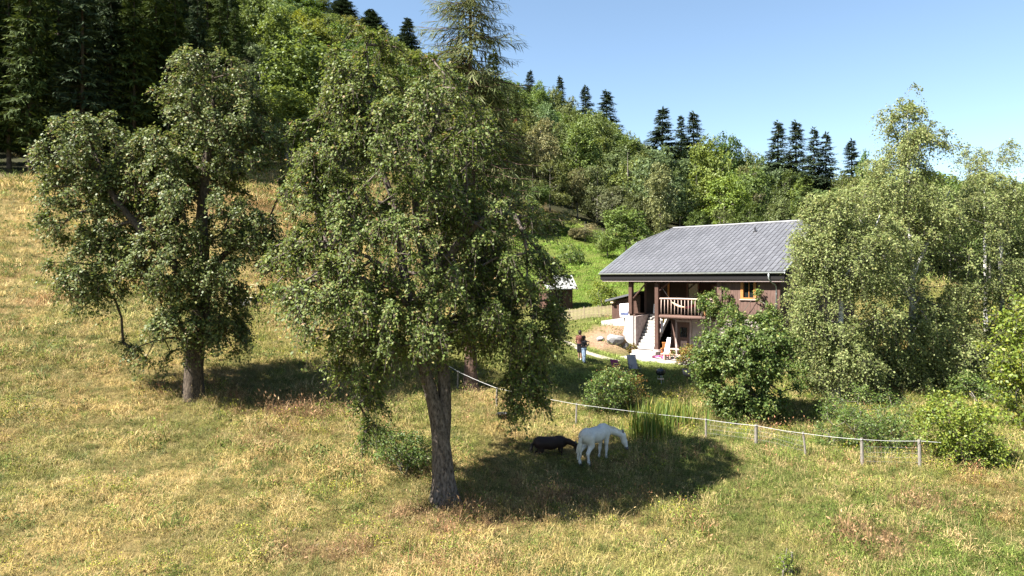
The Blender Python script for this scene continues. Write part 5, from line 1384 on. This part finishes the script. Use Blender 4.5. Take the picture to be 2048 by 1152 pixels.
person('person in black shirt and light blue jeans holding a phone', pB, R(-62), dict(h=1.66, long=True, shirt=M['shirt_black'], trousers=M['jeans'], shoe=M['sole'],
       arms=[((-.24, .02, 1.10), (-.10, .22, 1.12), (-.04, .32, 1.18)), ((.24, .02, 1.10), (.10, .24, 1.14), (.05, .34, 1.20))],
       hair=[((0, -.02, 1.66), (0, .02, 1.70), .10, .088), ((0, -.06, 1.66), (0, -.07, 1.50), .075, .055), ((0, -.10, 1.68), (0, -.12, 1.70), .045, .04)]))
q = np.array(pB) + np.array([math.cos(R(-62)) * .0 - math.sin(R(-62)) * .33, math.cos(R(-62)) * .33, 1.15])
phn = MB(); phn.box(-.038, .038, -.005, .005, -.075, .075)
po = phn.build('phone', M['black'], None, tuple(q), bevel=.003, label='dark phone held up by the person in jeans', cat='phone'); po.rotation_euler = (R(-25), 0, R(-62))

# ---------------------------------------------------------------- electric fence
FP = [(845, 39.5, 1.0), (915, 36.6, 1.0), (993, 34.6, 1.0), (1152, 33.0, 1.05), (1412, 31.2, .85), (1512, 30.3, .84), (1612, 29.2, .98), (1725, 28.2, 1.12), (1840, 28.0, 1.12)]
fl_names = ['leftmost fence post behind the forked pear trunk', 'fence post at the foot of the larch', 'fence post right of the larch before the black tub', 'slim grey fence post above the dark pony', 'fence post just right of the reeds below the round tree', 'thick weathered fence post below the round tree', 'leaning fence post left of the bramble thicket', 'grey fence post in front of the bramble thicket', 'last grey fence post left of the yellow green bush']
tops = []
for i, (px, d, h) in enumerate(FP):
    b = gpt(px, d); lean = np.array([random.uniform(-.05, .05), random.uniform(-.05, .05), 0])
    if i == 6: lean = np.array([-.12, 0, 0])
    root = thing('fence_post', b, fl_names[i], 'fence post', 'posts of the electric fence')
    r = .065 if i in (5, 7, 8) else .045
    MB().tube([(0, 0, -.2), tuple(lean * .5 + np.array([0, 0, h * .5])), tuple(lean + np.array([0, 0, h]))], [r * 1.08, r, r * .95], 9).build('post', M['wood_post'], root)
    t = b + lean + np.array([0, 0, h - .04]); tops.append(t)
    MB().tube([tuple(lean + np.array([0, -r - .0, h - .05])), tuple(lean + np.array([0, -r - .05, h - .05]))], .022, 7).build('insulator', M['black'], root)
rope = MB(); pts = []
for i in range(len(tops) - 1):
    for s in np.linspace(0, 1, 8, endpoint=False):
        q = tops[i] * (1 - s) + tops[i + 1] * s; pts.append((q[0], q[1] - .1, q[2] - .025 * math.sin(math.pi * s)))
pts.append((tops[-1][0], tops[-1][1] - .1, tops[-1][2])); e = gpt(1882, 27.8); pts.append((e[0], e[1], tops[-1][2] - .03))
rope.tube(pts, .0075, 6); rope.build('fence_rope', M['rope'], label='thin white electric fence rope strung along the grey posts', cat='rope')
for i, lbl in ((4, 'wire mesh below the rope left of the thick post'), (5, 'wire mesh below the rope right of the thick post'), (7, 'wire mesh between the two posts at the bramble thicket')):
    wm = MB(); a, b = tops[i], tops[i + 1]
    def wp(s, h):
        q = a * (1 - s) + b * s; return (q[0], q[1] + .03, float(gz(q[0], q[1])) + h)
    for h in (.2, .38, .56, .78): wm.tube([wp(s, h) for s in np.linspace(0, 1, 7)], .0045, 3)
    for s in np.linspace(.04, .96, 16): wm.tube([wp(s, .12), wp(s, .78)], .0035, 3)
    wm.build('wire_mesh', M['wire'], label=lbl, cat='wire mesh')
b = gpt(1583, 20.7)
MB().tube([(0, 0, -.2), (.01, 0, .6)], .035, 8).build('stake', M['wood_post'], None, tuple(b), label='short lone stake at the bottom edge of the meadow', cat='stake')
b = gpt(1208, 37.5)
MB().tube([(0, 0, -.2), (.01, 0, .55), (.02, 0, 1.15)], [.07, .065, .06], 9).build('garden_post', M['wood_post'], None, tuple(b), label='short wooden post behind the rusty shrub', cat='post')
b = gpt(95, 74)
MB().tube([(0, 0, -.4), (.0, 0, .8), (.05, 0, 1.6)], [.26, .22, .2], 10).build('tree_stump', M['bark_grey'], None, tuple(b), smooth=True, label='pale grey stump at the forest edge behind the left pear', cat='stump')

# ---------------------------------------------------------------- small things in the meadow and on the terrace
b = gpt(1006, 33.2)
t = thing('tub', b, 'black plastic tub lying in the grass below the fence', 'tub', None, .3)
MB().lathe([(.01, 0), (.22, 0), (.28, .26), (.30, .27), (.27, .27), (.20, .03), (.01, .03)], (0, 0, .02), 16).build('tub_body', M['dark_metal'], t, smooth=True)
MB().tube([(-.29, 0, .26), (-.36, 0, .24), (-.36, .05, .2), (-.29, .08, .22)], .015, 5).build('handle', M['dark_metal'], t)
b = gpt(478, 50.5)
t = thing('water_trough', b, 'white bathtub water trough in the dry meadow between the pears', 'trough', None, .05)
tr = MB(); o_ = [(-.8, -.36), (.8, -.36), (.86, -.28), (.86, .28), (.8, .36), (-.8, .36), (-.86, .28), (-.86, -.28)]
n8 = 8
vs = [(x * .8, y * .75, .05) for x, y in o_] + [(x, y, .55) for x, y in o_] + [(x * 1.05, y * 1.1, .58) for x, y in o_] + [(x * .93, y * .86, .58) for x, y in o_] + [(x * .75, y * .68, .15) for x, y in o_]
fs = [tuple(range(7, -1, -1))] + [(k * 8 + i, k * 8 + (i + 1) % 8, k * 8 + 8 + (i + 1) % 8, k * 8 + 8 + i) for k in range(4) for i in range(8)] + [tuple(range(32, 40))]
tr.add(vs, fs).build('basin', M['white'], t)
for x in (-.5, .5): MB().box(x - .05, x + .05, -.2, .2, 0, .06).build('foot', M['wood_post'], t)
t2 = gpt(512, 53)
tt = thing('field_gate_post', t2, 'thin pale post with cross bar in the dry grass behind the trough', 'post')
MB().tube([(0, 0, -.2), (0, 0, 1.0)], .03, 6).build('post', M['wood_picket'], tt); MB().tube([(-.45, 0, 1.02), (.55, 0, .86)], .025, 6).build('cross_bar', M['wood_picket'], tt)

def hpos(u, y): return tuple(HW(u, y, ZB))
# boulders at the foot of the retaining wall
def boulder(label, loc, r, seed, mt):
    rg2 = np.random.default_rng(seed); bm = bmesh.new(); bmesh.ops.create_icosphere(bm, subdivisions=2, radius=1)
    dirs = norm(rg2.normal(size=(10, 3))); offs = .55 + .35 * rg2.random(10)
    for v in bm.verts:
        p = np.array(v.co)
        for dd, of in zip(dirs, offs):
            t_ = p @ dd
            if t_ > of: p = p - dd * (t_ - of) * .9
        v.co = Vector((p + rg2.normal(size=3) * .045) * np.array(r))
    me = bpy.data.meshes.new('boulder'); bm.to_mesh(me); bm.free(); me.materials.append(mt)
    return link('boulder', me, None, loc, seed, label, 'boulder', 'boulders below the retaining wall')
q = HW(1.7, -1.0); boulder('large grey boulder below the white retaining wall', (q[0], q[1], float(gz(q[0], q[1])) + .12), (.8, .55, .48), 3, M['rock'])
q = HW(.55, -1.2); boulder('flat pale boulder left of the large grey one', (q[0], q[1], float(gz(q[0], q[1])) - .02), (.5, .35, .22), 5, M['rock'])
q = HW(2.35, -.55); boulder('small squarish boulder touching the retaining wall', (q[0], q[1], float(gz(q[0], q[1])) + .1), (.3, .25, .25), 7, M['rock'])
# white printed bag by the left post
bgt = thing('bag', HW(1.75, .3, -2.75), 'white bag with blue print standing on the wall by the left post', 'bag', None, -HA)
b = MB(); b.add([(-.42, -.16, 0), (.42, -.16, 0), (.40, .16, 0), (-.40, .16, 0), (-.46, -.19, .5), (.47, -.2, .52), (.45, .18, .5), (-.44, .17, .5), (-.50, -.1, .98), (.44, -.12, 1.06), (.40, .08, 1.02), (-.46, .07, .95)],
      [(0, 3, 2, 1), (0, 1, 5, 4), (1, 2, 6, 5), (2, 3, 7, 6), (3, 0, 4, 7), (4, 5, 9, 8), (5, 6, 10, 9), (6, 7, 11, 10), (7, 4, 8, 11), (8, 9, 10, 11)])
b.build('sack', M['white'], bgt)
rgp = random.Random(4)
pr_ = MB()
for i in range(7):
    x = -.32 + i * .1; pr_.box(x, x + .06, -.215, -.2, .18, .34 + .06 * rgp.random())
pr_.box(-.34, .36, -.213, -.2, .42, .45); pr_.build('print', M['blue'], bgt)
wb = thing('paper_sack', HW(3.55, 1.55, -2.46), 'white sack standing on the landing in the dark recess', 'bag', None, -HA)
b = MB(); b.add([(-.2, -.12, 0), (.2, -.12, 0), (.2, .12, 0), (-.2, .12, 0), (-.17, -.1, .7), (.14, -.1, .78), (.12, .08, .74), (-.15, .08, .68)], [(0, 3, 2, 1), (4, 5, 6, 7), (0, 1, 5, 4), (1, 2, 6, 5), (2, 3, 7, 6), (3, 0, 4, 7)]).build('sack', M['white'], wb, bevel=.02)
# hammock on the balcony
hm = thing('hammock', HW(6.2, .5, -2.46), 'striped cream and red hammock slung across the balcony', 'hammock', None, -HA)
cols = [M['cream'], M['cream'], mat('peach_stripe', (.68, .36, .22), .85), M['pink'], M['red']]
N = 26; pts = []
for i in range(N + 1):
    s = i / N; pts.append((-.75 + 2.3 * s, .05, .92 - 2.1 * s * (1 - s) * .72 + .1 * s))
for j in range(5):
    b = MB(); vs = []
    i0, i1 = j * N // 5, (j + 1) * N // 5
    for i in range(i0, i1 + 1):
        x, y, z = pts[i]; wv = .08 + .42 * math.sin(math.pi * i / N)
        for k in range(7):
            a = (k / 6 - .5) * 2; vs.append((x, y + a * wv, z - .12 * (1 - a * a) * math.sin(math.pi * i / N)))
    b.add(vs, [(i * 7 + k, i * 7 + k + 1, i * 7 + 8 + k, i * 7 + 7 + k) for i in range(i1 - i0) for k in range(6)]); b.build('cloth', cols[j], hm, smooth=True)
MB().tube([pts[0], (-1.35, -.3, 1.95)], .014, 5).build('rope', M['rope'], hm); MB().tube([pts[-1], (2.9, .2, 1.95)], .014, 5).build('rope', M['rope'], hm)
# banana-like pot plant on the balcony
bp_ = thing('potted_plant', HW(8.15, .55, -2.46), 'bright green big leaved potted plant on the balcony', 'plant', None, 0)
MB().lathe([(.02, 0), (.16, 0), (.21, .34), (.19, .34), (.02, .3)], (0, 0, 0), 12).build('pot', M['terracotta'], bp_, smooth=True)
MB().tube([(0, 0, .3), (.02, 0, 1.1), (0, 0, 1.55)], .03, 6).build('stem', M['bark_grey'], bp_)
rg3 = np.random.default_rng(9); lfm = MB()
for i in range(16):
    a = i * 2.4; l = .45 + .25 * rg3.random(); z0 = 1.0 + .6 * i / 16; dx, dy = math.cos(a), math.sin(a)
    w_ = .09
    p0 = np.array([0, 0, z0]); p1 = p0 + np.array([dx * l * .5, dy * l * .5, .2]); p2 = p0 + np.array([dx * l, dy * l, .02]); s_ = np.array([-dy, dx, 0]) * w_
    lm_ = MB(); lm_.add([p0, p1 + s_, p2, p1 - s_, p1 + np.array([0, 0, -.03])], [(0, 1, 4), (1, 2, 4), (2, 3, 4), (3, 0, 4)]); lm_.build('leaf', M['bright_leaf'], bp_)
# sun chairs on the lawn
def deck_chair(label, px, d, rz, mt):
    t = thing('deck_chair', gpt(px, d), label, 'chair', 'folding chairs on the lawn', rz)
    b = MB(); b.add([(-.28, -.28, .34), (.28, -.28, .34), (.28, .22, .28), (-.28, .22, .28), (-.28, -.28, .36), (.28, -.28, .36), (.28, .22, .30), (-.28, .22, .30)], [(0, 3, 2, 1), (4, 5, 6, 7), (0, 1, 5, 4), (1, 2, 6, 5), (2, 3, 7, 6), (3, 0, 4, 7)]); b.build('seat', mt, t)
    b = MB(); b.add([(-.28, .22, .28), (.28, .22, .28), (.26, .62, 1.08), (-.26, .62, 1.08), (-.28, .25, .28), (.28, .25, .28), (.26, .65, 1.09), (-.26, .65, 1.09)], [(0, 3, 2, 1), (4, 5, 6, 7), (0, 1, 5, 4), (1, 2, 6, 5), (2, 3, 7, 6), (3, 0, 4, 7)]); b.build('backrest', mt, t)
    for s in (-1, 1):
        MB().tube([(.3 * s, -.32, .0), (.3 * s, .30, .52)], .014, 6).build('leg', M['dark_metal'], t); MB().tube([(.3 * s, .42, .0), (.3 * s, -.30, .52)], .014, 6).build('leg', M['dark_metal'], t)
        MB().tube([(.3 * s, .2, .27), (.285 * s, .63, 1.1)], .014, 6).build('back_tube', M['dark_metal'], t); MB().tube([(.31 * s, -.3, .52), (.31 * s, .42, .56)], .017, 6).build('armrest', M['dark_metal'], t)
deck_chair('purple folding sun chair seen from behind its side on the lawn', 1241, 41.4, R(132), M['purple'])
deck_chair('grey folding sun chair on the lawn beside the purple one', 1270, 42.4, R(12), M['grey_fabric'])
# kettle barbecue
t = thing('barbecue', gpt(1321, 41.0), 'black kettle barbecue on three legs on the lawn', 'barbecue')
MB().lathe([(.01, .50), (.12, .51), (.22, .57), (.275, .68), (.28, .72)], (0, 0, 0), 20).build('bowl', M['black'], t, smooth=True)
MB().lathe([(.287, .725), (.26, .81), (.17, .89), (.05, .925), (.01, .93)], (0, 0, 0), 20).build('lid', M['black'], t, smooth=True)
MB().tube([(-.05, 0, .92), (-.04, 0, .97), (.04, 0, .97), (.05, 0, .92)], .012, 5).build('handle', M['dark_metal'], t)
for k in range(3):
    a = R(30 + 120 * k); MB().tube([(.12 * math.cos(a), .12 * math.sin(a), .54), (.3 * math.cos(a), .3 * math.sin(a), -.03)], .013, 6).build('leg', M['metal'], t)
MB().lathe([(.01, .30), (.2, .30), (.21, .32), (.01, .32)], (0, 0, 0), 16).build('ash_pan', M['metal'], t)
# wooden garden table with bench, wooden armchair with red blanket
t = thing('garden_table', hpos(7.0, -.9), 'pale wooden garden table on the terrace', 'table', None, -HA)
for k in range(5): MB().box(-.8, .8, -.36 + k * .145, -.23 + k * .145, .70, .74).build('plank', M['wood_pale'], t)
for x in (-.62, .62):
    for y in (-.28, .28): MB().tube([(x, y * 1.15, 0), (x, y * .8, .70)], .04, 6).build('leg', M['wood_pale'], t)
t = thing('garden_bench', hpos(6.9, -1.7), 'low pale wooden bench in front of the garden table', 'bench', None, -HA)
for k in range(2): MB().box(-.8, .8, -.15 + k * .155, -.005 + k * .155, .41, .45).build('plank', M['wood_pale'], t)
for x in (-.6, .6): MB().box(x - .04, x + .04, -.14, .14, 0, .408).build('leg', M['wood_pale'], t)
t = thing('tall_board_chair', hpos(6.0, -1.15), 'pale high backed plank chair at the left end of the table', 'chair', None, -HA)
b = MB(); b.add([(-.2, .1, .4), (.2, .1, .4), (.15, .42, 1.45), (-.12, .42, 1.45), (-.2, .14, .4), (.2, .14, .4), (.15, .46, 1.45), (-.12, .46, 1.45)], [(0, 3, 2, 1), (4, 5, 6, 7), (0, 1, 5, 4), (1, 2, 6, 5), (2, 3, 7, 6), (3, 0, 4, 7)]); b.build('backrest', M['white'], t)
b = MB(); b.box(-.22, .22, -.3, .14, .37, .41); b.build('seat', M['wood_pale'], t)
for x in (-.18, .18):
    for y in (-.26, .1): MB().box(x - .025, x + .025, y - .025, y + .025, 0, .369).build('leg', M['wood_pale'], t)
t = thing('armchair', hpos(5.55, -.35), 'orange wooden armchair with red blanket beside the stair post', 'chair', None, -HA + .5)
b = MB(); b.box(-.3, .3, -.3, .28, .36, .40); b.build('seat', M['wood_orange'], t)
for k in range(5): MB().box(-.26 + k * .11, -.19 + k * .11, .25, .29, .4, .98).build('slat', M['wood_orange'], t)
MB().box(-.3, .3, .24, .30, .98, 1.06).build('top_rail', M['wood_orange'], t)
for s in (-1, 1):
    MB().box(s * .31 - .05, s * .31 + .05, -.34, .3, .62, .66).build('armrest', M['wood_orange'], t)
    for y in (-.28, .26): MB().box(s * .31 - .03, s * .31 + .03, y - .03, y + .03, 0, .619).build('leg', M['wood_orange'], t)
bl = MB(); vs = []
for i in range(7):
    for j in range(7):
        x = -.28 + .56 * i / 6; y = -.42 + .6 * j / 6; z = .425 + .02 * math.sin(i * 2.1 + j) - (.28 * (1 - j / 1.5) if j < 1.5 else 0); vs.append((x, y, z))
bl.add(vs, [(i * 7 + j, (i + 1) * 7 + j, (i + 1) * 7 + j + 1, i * 7 + j + 1) for i in range(6) for j in range(6)])
bl.build('blanket', M['red'], None, hpos(5.55, -.35), smooth=True, rotz=-HA + .5, label='dark red blanket thrown over the orange armchair', cat='blanket')
pc = MB(); vs = []
for i in range(9):
    for j in range(6):
        vs.append((-.45 + .9 * i / 8, -.2 + .4 * j / 5, .10 + .08 * math.sin(i * 1.3) * math.cos(j * 1.1) + .08 * math.sin(math.pi * i / 8)))
pc.add(vs, [(i * 6 + j, (i + 1) * 6 + j, (i + 1) * 6 + j + 1, i * 6 + j + 1) for i in range(8) for j in range(5)])
pc.build('pink_cloth', M['pink'], None, hpos(5.6, -1.35), smooth=True, rotz=-HA, label='bright pink cloth heaped on the terrace before the armchair', cat='cloth')
# laundry at the stair top
for (u, zt, hgt, wd_, mt, lbl, nm) in ((4.62, -2.9, .75, .22, M['white'], 'white towel hanging by the stair side', 'towel'), (4.75, -2.72, .32, .16, M['yellow'], 'yellow cloth hanging under the balcony edge', 'cloth'), (4.5, -3.1, .35, .12, M['red'], 'red cloth hanging beside the white towel', 'cloth')):
    b = MB(); vs = []
    for i in range(5):
        for j in range(4): vs.append((wd_ * (i / 4 - .5), .03 * math.sin(i * 2 + j), -hgt * j / 3))
    b.add(vs, [(i * 4 + j, i * 4 + j + 1, i * 4 + 5 + j, i * 4 + 4 + j) for i in range(4) for j in range(3)])
    b.build(nm, mt, None, tuple(HW(u + .18, .30, zt)), smooth=True, rotz=-HA, label=lbl, cat='cloth')
# round planter at the lawn edge
t = thing('planter', gpt(1378, 43.0), 'round stone planter with flowers at the terrace corner', 'planter')
MB().lathe([(.02, 0), (.34, 0), (.42, .42), (.37, .42), (.33, .34), (.02, .34)], (0, 0, 0), 16).build('tub', M['stone'], t, smooth=True)
rgf = np.random.default_rng(3); nF = 160
ps = np.stack([rgf.normal(size=nF) * .2, rgf.normal(size=nF) * .2, .4 + .35 * rgf.random(nF)], 1)
V, Fc = leaf_quads(ps, rgf.normal(size=(nF, 3)) + np.array([0, 0, .8]), rgf.normal(size=(nF, 3)), np.full(nF, .12), np.full(nF, .07)); link('flowers', mesh_np('flowers', V, [Fc], [M['autumn_leaf']]), t)
